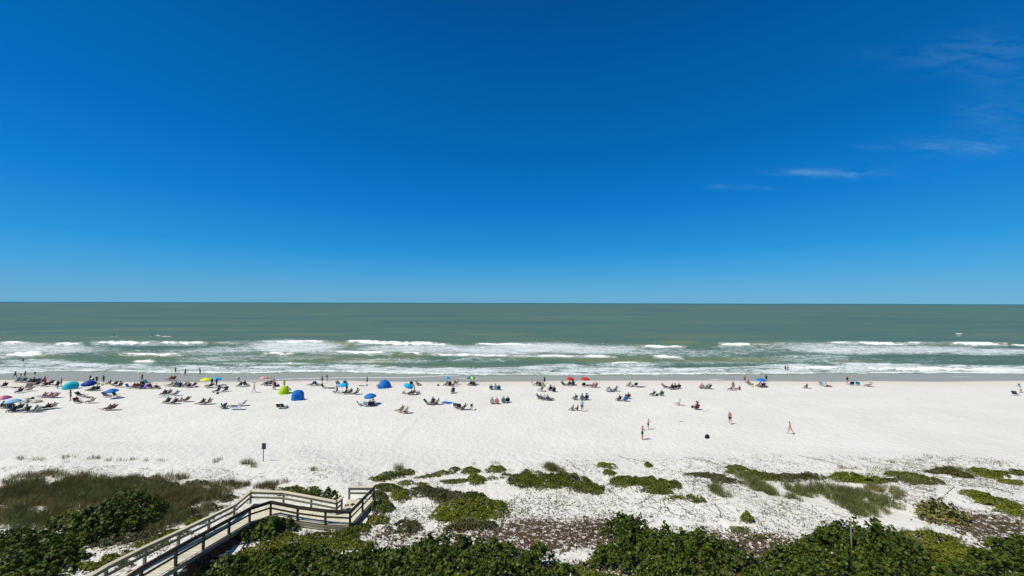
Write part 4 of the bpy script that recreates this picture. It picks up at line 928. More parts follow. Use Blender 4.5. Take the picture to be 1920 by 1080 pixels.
# chairs -------------------------------------------------------------
_ch = {}
def chair_data(style):
    if style in _ch: return _ch[style]
    back = {'low': -28, 'recl': -42, 'flat': -70}[style]; W = .29; sz = .20 if style != 'flat' else .24; up = Vector((0, math.sin(R(back)), math.cos(R(back))))
    bl = .68 if style == 'low' else .78; b0 = Vector((0, -.22, sz)); b1 = b0 + up * bl; front = .28 if style == 'low' else (.34 if style == 'recl' else .95)
    fr = MB()
    for s in (-1, 1):
        x = s * W
        fr.tube([(x, b0.y - .02, b0.z), (x, front, sz + .05)], .013, 6); fr.tube([(x, b0.y, b0.z), (x, b1.y, b1.z)], .013, 6)
        fr.tube([(x, front, sz + .05), (x, front - .04, .01), (x, front - .34, .01)], .012, 6); fr.tube([(x, -.30, .01), (x, -.24, sz + .02), (x * 1.04, -.20, sz + .24)], .012, 6)
        fr.tube([(x * 1.04, .20, sz + .03), (x * 1.04, .22, sz + .24)], .011, 6)
    fr.tube([(-W, b1.y, b1.z), (W, b1.y, b1.z)], .013, 6); fr.tube([(-W, front, sz + .05), (W, front, sz + .05)], .012, 6); fr.tube([(-W, -.30, .01), (W, -.30, .01)], .012, 6); fr.tube([(-W, front - .34, .01), (W, front - .34, .01)], .012, 6)
    def sheet(p0, p1, sag, w=W - .01, n=6):
        a = MB(); d = (p1 - p0); nr = Vector((0, -d.z, d.y)).normalized()
        if nr.z < 0 and abs(d.z) < abs(d.y): nr = -nr
        for side in (0, .012):
            for i in range(n + 1):
                t = i / n; c = p0 + d * t - nr * sag * math.sin(math.pi * t) + nr * side
                a.v += [(-w, c.y, c.z), (0, c.y - nr.y * sag * .5, c.z - nr.z * sag * .5), (w, c.y, c.z)]
        m_ = 3 * (n + 1)
        for i in range(n):
            for j in range(2):
                q = i * 3 + j; a.f += [(q, q + 1, q + 4, q + 3), (m_ + q, m_ + q + 3, m_ + q + 4, m_ + q + 1)]
            a.f += [(i * 3, i * 3 + 3, m_ + i * 3 + 3, m_ + i * 3), (i * 3 + 2, m_ + i * 3 + 2, m_ + i * 3 + 5, i * 3 + 5)]
        return a
    def md(a, n):
        me = bpy.data.meshes.new(n); me.from_pydata(a.v, [], a.f); me.update(); return me
    arms = []
    for s in (-1, 1):
        a = MB(); a.box((s * W * 1.04, .0, sz + .25), (.055, .46, .02)); arms.append(md(a, 'armrest'))
    seat = sheet(Vector((0, b0.y, sz + .01)), Vector((0, front, sz + .05)), .03); bk = sheet(b0 + up * .04, b1, .03)
    _ch[style] = dict(frame=md(fr, 'frame'), seat=md(seat, 'seat'), backrest=md(bk, 'backrest'), arms=arms); return _ch[style]
def chair(loc, rz, color, label, style='low', frame=None, group='beach chairs on the sand'):
    d = chair_data(style); e = empty('beach_chair', loc, rz); tag(e, label, 'beach chair', group)
    e.scale = (1.16,) * 3; child('frame', d['frame'], frame or m_alu, e); child('seat', d['seat'], cm(color), e); child('backrest', d['backrest'], cm(color), e)
    for a in d['arms']: child('armrest', a, frame or m_alu, e)
    return e
# umbrellas ------------------------------------------------------------
def umbrella(loc, label, colors, r=1.05, h=2.0, tilt=0.0, tdir=0.0, dome_=.34, hem=.08):
    r = r * 1.06 / math.sqrt(1 + (loc[0] / loc[1]) ** 2); dome_ *= 1.12
    e = empty('beach_umbrella', loc, random.random() * .7 if len(colors) == 1 else 0); tag(e, label, 'umbrella', 'beach umbrellas')
    a = MB(); a.tube([(0, 0, -.2), (0, 0, h * .62)], .019, 8); a.build('pole', m_white, e)
    top = empty('canopy_head', (0, 0, h * .62)); COL.objects.unlink(top); bpy.data.objects.remove(top)
    q = Matrix.Rotation(tdir - e.rotation_euler.z, 4, 'Z') @ Matrix.Rotation(tilt, 4, 'Y') @ Matrix.Rotation(-(tdir - e.rotation_euler.z), 4, 'Z'); base = Vector((0, 0, h * .62))
    a = MB(); a.tube([base, base + q @ Vector((0, 0, h * .38))], .016, 8); a.build('upper_pole', m_white, e)
    K = 8; S = 4; rings = 5; V = []; F = []; mi = []
    apex = h * .38
    for th_ in (0, -.012):
        V.append(q @ Vector((0, 0, apex + th_)) + base)
        for i in range(1, rings + 2):
            for j in range(K * S):
                an = 2 * math.pi * j / (K * S); f = (j % S) / S; sag = math.sin(math.pi * f)
                if i <= rings: t = i / rings; rr = r * t * (1 - .045 * sag * t); z = apex - dome_ * (t ** 1.7) - .035 * sag * t
                else: rr = r * 1.005 * (1 - .045 * sag); z = apex - dome_ - hem - .02 * sag
                V.append(q @ Vector((rr * math.cos(an), rr * math.sin(an), z + th_)) + base)
    n1 = 1 + (rings + 1) * K * S
    for s_ in (0, 1):
        o = s_ * n1
        for j in range(K * S):
            jn = (j + 1) % (K * S); c = (j // S) % len(colors)
            F.append((o, o + 1 + j, o + 1 + jn)); mi.append(c)
            for i in range(rings):
                p = o + 1 + i * K * S; F.append((p + j, p + K * S + j, p + K * S + jn, p + jn)); mi.append(c)
    me = bpy.data.meshes.new('canopy'); me.from_pydata([tuple(v) for v in V], [], F); me.update()
    for c in colors: me.materials.append(cm(c, .6))
    me.polygons.foreach_set('material_index', mi); me.polygons.foreach_set('use_smooth', [True] * len(F)); o = bpy.data.objects.new('canopy', me); COL.objects.link(o); o.parent = e
    a = MB()
    a.tube([q @ Vector((0, 0, apex)) + base, q @ Vector((0, 0, apex + .07)) + base], [.02, .008], 6); a.build('finial', m_white, e)
    for j in range(K):
        an = 2 * math.pi * j / K; a = MB(); a.tube([q @ Vector((0, 0, apex - .03)) + base, q @ Vector((r * .55 * math.cos(an), r * .55 * math.sin(an), apex - dome_ * .37 - .03)) + base, q @ Vector((r * .98 * math.cos(an), r * .98 * math.sin(an), apex - dome_ * .98 - .02)) + base], .006, 4); a.build('rib', m_alu, e)
    return e
def closed_umbrella(loc, label, color, h=1.9, fat=.10, low=.45):
    e = empty('folded_umbrella', loc); tag(e, label, 'umbrella', 'beach umbrellas')
    a = MB(); a.tube([(0, 0, -.2), (0, 0, h + .05)], .018, 8); a.build('pole', m_white, e)
    a = MB(); k = 16; prof = [(.02, h), (.05, h - .12), (fat * .8, h - .5), (fat, h * low + .18), (fat * .85, h * low)]
    for r, z in prof: a.v += [(r * (1 + .25 * (j % 2)) * math.cos(2 * math.pi * j / k), r * (1 + .25 * (j % 2)) * math.sin(2 * math.pi * j / k), z) for j in range(k)]
    for q in range(len(prof) - 1): a.f += [(q * k + j, q * k + (j + 1) % k, (q + 1) * k + (j + 1) % k, (q + 1) * k + j) for j in range(k)]
    a.build('folded_canopy', cm(color), e)
def tent(loc, rz, label, color, w, d, h, facets=12, seam='white', power=2.2, name='beach_tent', nv_=8, smooth=True):
    """half dome shelter, open on its +Y side"""
    e = empty(name, loc, rz); tag(e, label, 'beach tent', 'pop up beach tents')
    nu = facets; V = []; F = []
    for s_ in (0, .02):
        for i in range(nv_ + 1):
            el_ = (math.pi / 2) * i / nv_
            for j in range(nu + 1):
                an = math.pi + math.pi * 1.08 * (j / nu) - math.pi * .04; ce, se = math.cos(el_), math.sin(el_)
                x = (w / 2 - s_) * math.copysign(abs(math.cos(an)) ** (2 / power), math.cos(an)) * ce ** (2 / power)
                y = (d / 2 - s_) * 1.3 * math.sin(an) * ce ** (2 / power) + d * .15; z = (h - s_) * se ** (2 / power)
                V.append((x, y, z))
    n1 = (nv_ + 1) * (nu + 1)
    for s_ in (0, 1):
        for i in range(nv_):
            for j in range(nu): p = s_ * n1 + i * (nu + 1) + j; F.append((p, p + 1, p + nu + 2, p + nu + 1) if s_ == 0 else (p, p + nu + 1, p + nu + 2, p + 1))
    me = bpy.data.meshes.new('shell'); me.from_pydata(V, [], F); me.update(); me.materials.append(cm(color, .5)); me.validate(); o = bpy.data.objects.new('shell', me); COL.objects.link(o); o.parent = e
    if not smooth: me.polygons.foreach_set('use_smooth', [False] * len(me.polygons))
    else: me.polygons.foreach_set('use_smooth', [True] * len(me.polygons))
    for k, fr in enumerate((0, .33, .67, 1)):
        a = MB(); j = int(fr * nu); a.tube([Vector(V[i * (nu + 1) + j]) * 1.006 for i in range(nv_ + 1)], .011, 5); a.build('pole', cm(color) if seam == color else cm('grey'), e)
    a = MB(); a.poly([(-w / 2 * .95, -d * .3, .012), (w / 2 * .95, -d * .3, .012), (w / 2 * .95, d * .55, .012), (-w / 2 * .95, d * .55, .012)], [(0, 1, 2, 3)]); a.build('floor', cm('dark grey'), e)
    return e
# small things -----------------------------------------------------------
def bag(loc, rz, label, color, s=.4, kind='bag'):
    e = empty('beach_' + kind, loc, rz); tag(e, label, kind, 'bags and coolers on the sand')
    bm = bmesh.new(); bmesh.ops.create_cube(bm, size=1); bmesh.ops.subdivide_edges(bm, edges=bm.edges, cuts=2, use_grid_fill=True)
    for v in bm.verts:
        x, y, z = v.co; k = 1 - .18 * (z + .5) if kind == 'bag' else 1 - .04 * (z + .5); b_ = 1 - .22 * (abs(x * 2) ** 3) if kind == 'bag' else 1
        v.co = (x * k * s * 1.15, y * k * s * .7 * b_, (z + .5) * s * .8 * (1 - (.12 if kind == 'bag' else 0) * abs(x * 2)))
    me = bpy.data.meshes.new('shell'); bm.to_mesh(me); bm.free(); me.materials.append(cm(color)); o = bpy.data.objects.new('shell', me); COL.objects.link(o); o.parent = e
    bv = o.modifiers.new('b', 'BEVEL'); bv.width = .03; bv.segments = 2
    a = MB()
    if kind == 'bag':
        for sy in (-1, 1): a.tube([(-s * .25, sy * s * .2, s * .7), (-s * .2, sy * s * .15, s * .98), (s * .2, sy * s * .15, s * .98), (s * .25, sy * s * .2, s * .7)], .012, 5)
    else: a.box((0, 0, s * .84), (s * 1.2, s * .74, s * .09)); a.tube([(-s * .5, 0, s * .9), (-s * .45, 0, s * 1.1), (s * .45, 0, s * 1.1), (s * .5, 0, s * .9)], .012, 5)
    a.build('handles' if kind == 'bag' else 'lid', cm('dark grey' if kind == 'bag' else 'white'), e)
def towel(loc, rz, label, color, w=.8, l=1.6, wav=.05):
    n, m_ = 7, 11; V = []; F = []
    for s_ in (0, .012):
        for i in range(m_):
            for j in range(n):
                x = (j / (n - 1) - .5) * w; y = (i / (m_ - 1) - .5) * l; z = .03 + wav * (mnoise.noise(Vector((x * 2.2 + loc.x, y * 2 + loc.y, 0))) + .4) + s_
                V.append((x + .04 * math.sin(y * 4), y, z))
    N1 = n * m_
    for s_ in (0, 1):
        for i in range(m_ - 1):
            for j in range(n - 1): p = s_ * N1 + i * n + j; F.append((p, p + 1, p + n + 1, p + n) if s_ else (p, p + n, p + n + 1, p + 1))
    me = bpy.data.meshes.new('beach_towel'); me.from_pydata(V, [], F); me.update(); me.materials.append(cm(color)); o = bpy.data.objects.new('beach_towel', me); COL.objects.link(o); o.location = loc; o.rotation_euler.z = rz
    tag(o, label, 'towel', 'towels on the sand')
def ball(loc, label, color, r=.16):
    bm = bmesh.new(); bmesh.ops.create_icosphere(bm, subdivisions=3, radius=r); me = bpy.data.meshes.new('ball'); bm.to_mesh(me); bm.free(); me.materials.append(cm(color)); o = bpy.data.objects.new('beach_ball', me); COL.objects.link(o); o.location = loc + Vector((0, 0, r)); tag(o, label, 'ball')

POSTURE = {'stand': 'standing', 'stand2': 'standing', 'walk': 'walking', 'stride': 'walking', 'phone': 'standing looking down', 'wave': 'standing with arm out', 'reach': 'reaching forward', 'hips': 'standing', 'bend': 'bending over',
  'chair': 'seated', 'legsout': 'seated', 'read': 'seated', 'lounge': 'reclining', 'lie': 'lying down', 'sit': 'sitting on sand', 'sitback': 'leaning back on sand', 'kneel': 'kneeling'}
def clothes(top, bot, hat, kind):
    if hat: s = f'{hat} hat'
    elif top is None: s = f'{bot} trunks'
    elif kind == 'shirt': s = f'{top} shirt'
    else: s = f'{top} swimwear'
    return s
GP = 'people on the beach'
def S(px, py, pose, rot, place, ch=None, top=None, bot='black', hat=None, skin='t', style=None, kind='shirt', long=False, scale=1.0, hair='hair', z=None, frame=None):
    """one beachgoer, with the chair they sit in if ch names its colour"""
    g = ground(px, py) if z is None else atz(px, py, z); rz = R(rot)
    if ch: scale *= 1.13
    person(g, rz, pose, f'person in {clothes(top, bot, hat, kind)} {POSTURE[pose]} {place}', skin, top, bot, hair, hat, long, scale, GP, kind)
    if ch:
        st = style or ('recl' if pose == 'lounge' else 'low')
        chair(g, rz, ch, f'occupied {ch} beach chair {place}', st, frame)
def C_(px, py, rot, color, place, style='low', frame=None): chair(ground(px, py), R(rot), color, f'empty {color} beach chair {place}', style, frame)
# ------------------------------------------------------------------ who is where
W = 'swimwear'
# at the far left
S(43,681.5,'hips',20,'waist deep in the surf at far left',top=None,bot='black',skin='d',z=-.75)
S(28,709,'walk',-80,'leftmost on the wet sand',top=None,bot='black',skin='d')
S(39,708,'stand',0,'between two walkers on the wet sand at far left',top='dark grey',bot='dark grey',scale=.62)
S(46.5,708.5,'stride',-60,'just right of the child on the wet sand',top='dark red',bot='black',skin='t',kind=W)
S(65.5,704,'bend',60,'in the shallow wash at far left',top='navy',bot='navy',scale=.75,z=.02)
S(33,717,'chair',90,'leftmost in the back row by the wet sand',ch='turquoise',top='black')
S(43.5,717,'read',90,'second from left in the back row',ch='dark teal',top='black',bot='black')
S(53,718.5,'lounge',90,'third from left in the back row',ch='black',top='black',skin='d')
S(62,718.5,'chair',80,'fourth from left in the back row',ch='black',top='dark grey',hat='black')
S(69.5,718,'chair',100,'just left of the red shirted stander',ch='navy',top='deep blue')
S(77,718.5,'lounge',90,'beside the red shirted stander',ch='dark red',top='red',skin='r')
S(84,719.5,'stand2',160,'standing tallest in the left back row'.replace('standing ', ''),top='red',bot='maroon',skin='r')
S(92.5,722,'sit',90,'at right end of the left back row',ch=None,top='dark red',bot='brown',skin='d')
C_(94,721,90,'maroon','at the right end of the left back row')
S(83,725,'read',90,'in front of the red shirted stander',ch='navy',top='navy',hat='navy')
C_(50,726.5,80,'light blue','in the second row at far left')
S(55,727,'chair',170,'tan back turned in the second row at far left',ch='tan',top=None,bot='olive',skin='t')
S(67.5,723.5,'legsout',90,'left of the navy hat in the second row',ch='navy',top='grey',bot='navy')
S(30,727.5,'lie',95,'flat on the sand at far left',top=None,bot='brown',skin='d')
bag(ground(41,726),.3,'small yellow bag beside the person lying at far left','yellow',.28)
S(6.5,726,'chair',90,'nearest the left edge in the second row',ch='black',top='dark grey')
S(35,737,'read',100,'below the lying person at far left',ch='navy',top='black',bot='black')
S(53,733.5,'lounge',95,'feet toward the navy chair at far left',ch='pale green',top=None,bot='tan',skin='t')
C_(104,725,90,'black','left of the turquoise umbrella','low')
S(108,729,'stand2',0,'just left of the turquoise umbrella',top='black',bot='black',skin='d')
S(114.5,724,'stand',-20,'behind the left side of the turquoise umbrella',top=None,bot='navy',skin='d')
umbrella(ground(129,730),'large turquoise umbrella tilted toward the camera',['turquoise'],1.85,1.30,R(46),R(-70),.85,.18)
S(132,752,'wave',150,'below the turquoise umbrella',top='dark teal',bot='dark teal',hat='black',scale=1.08)
umbrella(ground(166,731),'deep blue umbrella with ragged edge right of the turquoise umbrella',['deep blue'],1.55,1.9,R(12),R(-60),.55,.20)
S(169,718,'stand',0,'behind the deep blue umbrella at left',top='navy',bot='navy')
S(174,718.5,'bend',80,'behind the middle of the deep blue umbrella',top='white',bot='navy')
S(181,719.5,'stand2',180,'behind the right side of the deep blue umbrella',top='dark grey',bot='black',hat='white')
S(194,718,'stride',80,'on the sand right of the deep blue umbrella',top='black',bot='black',skin='d',kind=W)
bag(ground(184,721),.2,'lime bag right of the deep blue umbrella','lime',.5); bag(ground(199,720.5),1.2,'small lime bag by the seated dark haired person','lime',.32)
bag(ground(192.5,722.5),.8,'white cooler between two lime bags','white',.4,'cooler')
S(206.5,720,'sit',90,'right of the small lime bag',top='dark red',bot='black',skin='d')
S(214,723,'lounge',80,'left in the dark pair beside the lime bags',ch='black',top='dark grey',skin='d')
S(223,726,'chair',100,'right in the dark pair beside the lime bags',ch='black',top='black',hat='black')
S(170,733,'lounge',90,'left under the deep blue umbrella',ch='black',top='black',bot='black'); S(180,732.5,'legsout',80,'right under the deep blue umbrella',ch='dark grey',top='dark grey')
umbrella(ground(209,747),'plain mid blue umbrella over two dark chairs at left',['mid blue'],1.30,1.75,R(6),R(-80),.36,.08)
S(201,744.5,'lounge',-90,'left under the mid blue umbrella',ch='brown',top=None,bot='brown',skin='d'); C_(219,744,-80,'black','under the mid blue umbrella')
S(79,745.5,'lounge',92,'left of the pink loungers',ch='pale pink',top='pink',bot='white',skin='f',kind=W)
S(91,745.5,'lounge',92,'middle of the three loungers at left',ch='pink',top='pink',bot='pink',skin='r',kind=W)
S(101,746,'lounge',92,'right of the pink loungers',ch='tan',top='brown',bot='brown',skin='t',kind=W)
bag(ground(61,748),.1,'dark bag on the sand left of the pink loungers','black',.42); towel(ground(54,748),R(85),'narrow grey towel beside the dark bag at left','grey',.5,1.2)
S(152,744,'lounge',-80,'reclining head right beside the gesturing person'.replace('reclining ', ''),ch='black',top='black',hat=None,skin='d'); S(165,746,'lie',80,'on the dark mat right of the gesturing person',top='dark grey',bot='dark grey')
S(146,756,'read',-88,'below the two dark sunbathers at left',ch='maroon',top='maroon',bot='black',skin='d')
S(168,756,'lounge',90,'facing the maroon chair at left',ch='beige',top='white',bot='grey',skin='t')
S(200.5,769.5,'lounge',92,'left one of the brown pair nearest the camera at left',ch='tan',top='brown',bot='brown',skin='d',kind=W); S(208.5,769,'lounge',92,'right one of the brown pair nearest the camera at left',ch='brown',top='maroon',bot='black',skin='t',kind=W)
umbrella(ground(6,764),'rainbow umbrella cut by the left edge of the photo',['red','orange','purple','lilac','red','orange','pink','purple'],1.42,1.95,R(5),R(-90),.36,.08)
umbrella(ground(24,770),'pale blue patterned umbrella right of the rainbow umbrella',['pale blue','light blue'],1.42,1.85,R(6),R(-90),.32,.08)
umbrella(ground(49,770),'grey green umbrella in the middle of the lower left group',['pale green','grey'],1.12,1.75,R(3),0,.30,.08)
umbrella(ground(67,770),'khaki umbrella at the right of the lower left group',['khaki'],1.12,1.75,R(4),0,.28,.08)
for px,py,po,c,tp,hw,pl in [(3,765,'chair','black','black',None,'under the rainbow umbrella'),(14,766,'read','dark grey','black',None,'left under the pale blue umbrella'),(21,773,'chair','black','navy','black','in front of the pale blue umbrella pole'),
    (34,769,'chair','dark teal','dark grey','navy','between pale blue and grey green umbrellas'),(47,773,'read','dark grey','grey','grey','below the grey green umbrella'),(66,773,'chair','pale green','black',None,'below the khaki umbrella')]:
    S(px,py,po,95,pl,ch=c,top=tp,hat=hw,skin='d')
S(84,767.5,'lounge',92,'left one right of the khaki umbrella',ch='brown',top='brown',bot='brown',skin='t',kind=W); S(96.5,766,'lounge',92,'right one right of the khaki umbrella',ch='pale pink',top='maroon',bot='maroon',skin='t',kind=W)
# 220 - 460
S(296.5,676,'stand',0,'only the head above the waves, right of a small breaker'.replace(', right of a small breaker', ''),top='black',bot='black',z=-1.35)
S(329,700.5,'hips',20,'leftmost of three in the wash',top='black',bot='black',skin='t',kind=W); S(347,704,'phone',-90,'middle of three in the wash',top=None,bot='maroon',skin='d'); S(375,702,'reach',80,'rightmost of three in the wash',top=None,bot='navy',skin='d')
S(266,715.5,'walk',-100,'left of the red pair near the wet sand',top='black',bot='black',skin='d',kind=W)
S(317,713,'lounge',90,'left of the red pair on the wet sand',ch='red',top='red',bot='red',skin='r',kind=W); S(324,713,'chair',90,'right of the red pair on the wet sand',ch='dark red',top='red',bot='dark red',skin='r',kind=W)
C_(243,728,-80,'mid blue','at the left end of the row above the purple umbrella'); S(250,727.5,'chair',80,'right of the mid blue empty chair',ch='brown',top='tan',bot='brown',skin='d'); S(256,728,'read',90,'second right of the mid blue empty chair',ch='maroon',top='dark red',bot='black',skin='d')
bag(ground(267,720),1.0,'black duffel bag behind the purple umbrella','black',.75); S(277,720.5,'lounge',-90,'behind the purple umbrella',ch='teal',top='teal',bot='dark teal',skin='d')
umbrella(ground(274,728.5),'low purple umbrella leaning on the sand',['purple'],.85,.85,R(25),R(-90),.30,.08)
S(263,729,'chair',90,'left of the purple umbrella',ch='dark teal',top='dark teal'); S(284,729,'legsout',-90,'right of the purple umbrella',ch='dark grey',top='maroon',skin='d')
S(294,728.5,'sit',0,'at the right end of the purple umbrella row',top='grey',bot='brown',hat='beige'); C_(296,729,10,'brown','at the right end of the purple umbrella row')
for px,py,po,c,tp,sk,pl in [(318,724.5,'lounge','pale pink','pale pink','t','first in the row left of the yellow umbrella'),(328,725,'read','teal','dark teal','d','second in the row left of the yellow umbrella'),(335,726,'chair','black','black','d','third in the row left of the yellow umbrella'),
    (344,725,'lounge','tan','pale pink','t','fourth in the row left of the yellow umbrella'),(351,727,'legsout','dark grey','dark grey','d','fifth in the row left of the yellow umbrella'),(361,725.5,'lounge','black','black','d','last in the row left of the yellow umbrella')]:
    S(px,py,po,90,pl,ch=c,top=tp,skin=sk)
bag(ground(368.5,726.5),.4,'small dark bag left of the yellow umbrella pole','black',.38)
umbrella(ground(386.5,722.5),'bright yellow umbrella beside a sky blue one',['yellow'],1.32,1.60,R(4),0,.34,.08); umbrella(ground(407,722.5),'sky blue umbrella touching the yellow umbrella',['sky blue'],1.0,1.75,R(5),R(-90),.40,.08)
S(397,724.5,'stand',0,'between the yellow and sky blue umbrellas',top='black',bot='black',skin='d'); S(406,724.5,'stand2',180,'under the sky blue umbrella',top='black',bot='maroon',skin='d')
C_(388,727.5,90,'grey','below the yellow umbrella','recl'); S(393,726.5,'lounge',90,'below the yellow umbrella',ch='dark teal',top='black'); towel(ground(401,727),R(20),'white towel below the yellow umbrella','white',.5,.9); S(416,727,'lie',-88,'added as shade right of the sky blue umbrella',top='dark grey',bot='black')  # dark lying figure is added where only the umbrella's shadow falls
S(407,735.5,'chair',100,'below the sky blue umbrella',ch='black',top='black',hat='dark grey'); bag(ground(398,736),.2,'white bag below the yellow umbrella','white',.42); bag(ground(408,739),.5,'dark bag in front of the black chair below the sky blue umbrella','dark grey',.36)
S(421.5,734.5,'read',180,'right of the black chair below the sky blue umbrella',ch='olive',top='dark green',hat='pale green')
S(447,716,'bend',90,'near the wet sand right of the sky blue umbrella',top='white',bot='maroon',skin='t')
S(449,725,'chair',90,'left of the pair below the bending person',ch='dark teal',top='black'); S(462,724.5,'chair',-90,'right of the pair below the bending person',ch='dark green',top='dark teal',hat='black'); towel(ground(456,725.5),R(80),'turquoise towel between two dark chairs','turquoise',.5,1.0)
S(306,741,'chair',92,'left end of the dark trio at left of centre',ch='dark teal',top='dark grey'); S(315,740.5,'legsout',92,'middle of the dark trio at left of centre',ch='grey',top='maroon',skin='d'); S(327.5,742,'lounge',92,'right end of the dark trio at left of centre',ch='light blue',top='dark grey',skin='d'); towel(ground(309,744.5),R(88),'long white towel in front of the dark trio','light blue',.5,1.7)
for px,py,po,c,tp,sk,pl in [(312,756.5,'chair','navy','navy','d','first in the row of four left of centre'),(325,757.5,'legsout','dark grey','dark grey','d','second in the row of four left of centre'),(337,753.5,'sitback',None,'tan','t','third of four left of centre'),(347,753.5,'lounge','brown','brown','t','last in the row of four left of centre'),
    (377,758.5,'legsout','brown','maroon','d','left of the brown pair left of centre'),(390,758,'chair','pale pink','dark grey','t','right of the brown pair left of centre')]:
    S(px,py,po,92,pl,ch=c,top=tp,skin=sk)
C_(417,766,80,'dark teal','left of the pair of dark teal chairs'); C_(423,766.5,-60,'dark teal','right of the pair of dark teal chairs')
S(437,762.5,'lie',88,'legs toward the dark teal chairs',top='brown',bot='maroon',skin='t'); C_(444,768,90,'light blue','nearest the camera left of the tents','flat'); C_(452,761,90,'lilac','beside the lying person left of the tents','recl')
# 460 - 680
S(476,736.5,'walk',-60,'alone left of the lime tent',top='pale pink',bot='white',skin='f',scale=1.06)
tw = ground(476,717.5); towel(tw,R(88),'thin dark towel on the sand above the walker','olive',.25,1.1)
umbrella(ground(495.5,717),'pink umbrella at the edge of the wet sand',['pink','pale pink'],1.0,1.35,R(6),0,.34,.08)
S(497,723,'lounge',90,'left under the pink umbrella',ch='dark grey',top='navy',skin='d'); S(506,722.5,'chair',90,'right under the pink umbrella',ch='dark teal',top='black')
S(513,719,'bend',90,'behind the standing couple right of the pink umbrella',top='beige',bot='olive',hat='white'); S(512,730.5,'stand2',0,'left of the standing couple above the lime tent',top='pink',bot='white',skin='f'); S(515.5,731,'stand',0,'right of the standing couple above the lime tent',top='black',bot='black',skin='r')
bag(ground(521,725),.3,'black bag right of the standing couple','black',.6); S(539.5,732,'sit',-90,'behind the right side of the lime tent',top='black',bot='olive',skin='d')
S(533,727,'stand',180,'directly behind the lime tent',top='lime',bot='lime',skin='d')
tent(ground(531.5,738.5),R(-8),'lime green pop up tent','lime',1.95,1.5,1.5,14,'lime',1.9); S(546.5,737.5,'lie',-90,'between the lime and the blue tent',top='dark red',bot='brown',skin='r')
tent(ground(558,749.5),R(25),'plain blue faceted pop up tent nearest the camera','blue',2.1,1.8,1.7,5,'blue',2.9,'beach_tent',3,False)
C_(524.5,765.5,0,'dark green','left of the two round dark chairs'); C_(533,765.5,-10,'dark green','right of the two round dark chairs'); bag(ground(539,764),.2,'small grey bag beside the two round dark chairs','grey',.3)
S(604,719,'walk',180,'left of the couple on the wet sand',top=None,bot='navy',skin='t',scale=1.05); S(613,716,'walk',180,'right of the couple on the wet sand',top='dark grey',bot='white',skin='d',kind=W)
S(584,723.5,'lounge',90,'below the couple on the left',ch='dark grey',top='black'); S(595.5,723.5,'lounge',-88,'below the couple on the right',ch='navy',top='mid blue')
C_(608.5,728,-90,'black','left of the person lying in brown'); S(619,728.5,'lie',90,'between black chair and light umbrella',top='brown',bot='dark green',skin='d'); towel(ground(628,728),R(85),'pale blue towel left of the flat sky blue umbrella','light blue',.7,1.2)
umbrella(ground(642.5,736),'flat sky blue umbrella over black chairs left of centre',['sky blue'],1.0,1.85,R(5),R(-90),.35,.1)
S(634,721.5,'chair',0,'left behind the flat sky blue umbrella',ch='grey',top='dark grey',skin='t'); S(648,720.5,'chair',0,'right behind the flat sky blue umbrella',ch='dark teal',top='grey',skin='t')
S(632,735,'kneel',60,'left of the flat sky blue umbrella pole',top='orange',bot='orange',skin='r'); C_(627,737,90,'black','left of the flat sky blue umbrella pole')
S(645.5,739,'lounge',90,'left in the shade of the flat sky blue umbrella',ch='black',top='black'); S(655,738.5,'legsout',90,'right in the shade of the flat sky blue umbrella',ch='black',top='black',skin='d'); S(650,735,'stand',0,'right of the flat sky blue umbrella pole',top='dark grey',bot='black',skin='d')
S(667.5,739.5,'chair',90,'alone right of the flat sky blue umbrella',ch='black',top='black',skin='d',hat='black')
# 660 - 900
closed_umbrella(ground(688.3,721),'slim black folded umbrella standing by the wet sand','black',1.75,.11,.34); bag(ground(687.5,723.5),.2,'blue bag at the foot of the folded black umbrella','sky blue',.4); towel(ground(678,723.5),R(86),'grey towel left of the folded black umbrella','grey',.5,1.3)
tent(ground(722,726.5),R(65),'bright blue dome tent near the wet sand','blue',3.1,2.4,1.6,8,'white',1.9,'beach_tent',4,False); S(711,725,'chair',70,'left at the mouth of the blue dome tent',ch='dark grey',top='dark grey',skin='d'); S(717,725.5,'sit',80,'inside the mouth of the blue dome tent',top='pink',bot='white',skin='f')
umbrella(ground(694,758),'blue umbrella over black chairs in open sand left of centre',['mid blue'],1.02,1.85,R(8),R(-100),.42,.08)
C_(676,761,-70,'brown','left of the blue umbrella in open sand',frame=m_white); C_(686,761.5,10,'light blue','under the left edge of the blue umbrella in open sand',frame=m_white); S(694,761.5,'chair',20,'left under the blue umbrella in open sand',ch='black',top='black'); S(700.5,761,'read',0,'right under the blue umbrella in open sand',ch='black',top='dark grey',hat='black')
S(751,772,'legsout',80,'left of the tan couple nearest the camera at centre',ch='tan',top=None,bot='black',skin='t'); S(760,775,'legsout',95,'right of the tan couple nearest the camera at centre',ch='tan',top='brown',bot='brown',skin='t',kind=W)
umbrella(ground(765,736),'tilted sky blue umbrella with a bent over look near centre',['sky blue'],.95,1.75,R(24),R(-20),.38,.1)
bag(ground(757,738.5),.1,'beige basket left of the tilted sky blue umbrella','beige',.62); bag(ground(784.5,739.5),.3,'large beige sack right of the tilted sky blue umbrella','beige',.75)
S(777,736,'reach',90,'right of the tilted sky blue umbrella',top='beige',bot='grey',skin='t'); S(774,740,'chair',80,'below the standing person at the tilted umbrella',ch='khaki',top='olive',bot='black'); S(767.5,740.5,'lounge',90,'below the tilted sky blue umbrella',ch='black',top='black')
S(772,722.5,'chair',0,'behind the tilted sky blue umbrella',ch='dark green',top='dark green',skin='d'); S(784,723,'chair',-60,'right behind the tilted sky blue umbrella',ch='dark grey',top='black'); bag(ground(789.5,723),.2,'dark round bag right behind the tilted sky blue umbrella','dark grey',.32)
bag(ground(821.5,723.5),.1,'lone pointed black bag left of the small teal umbrella','black',.42)
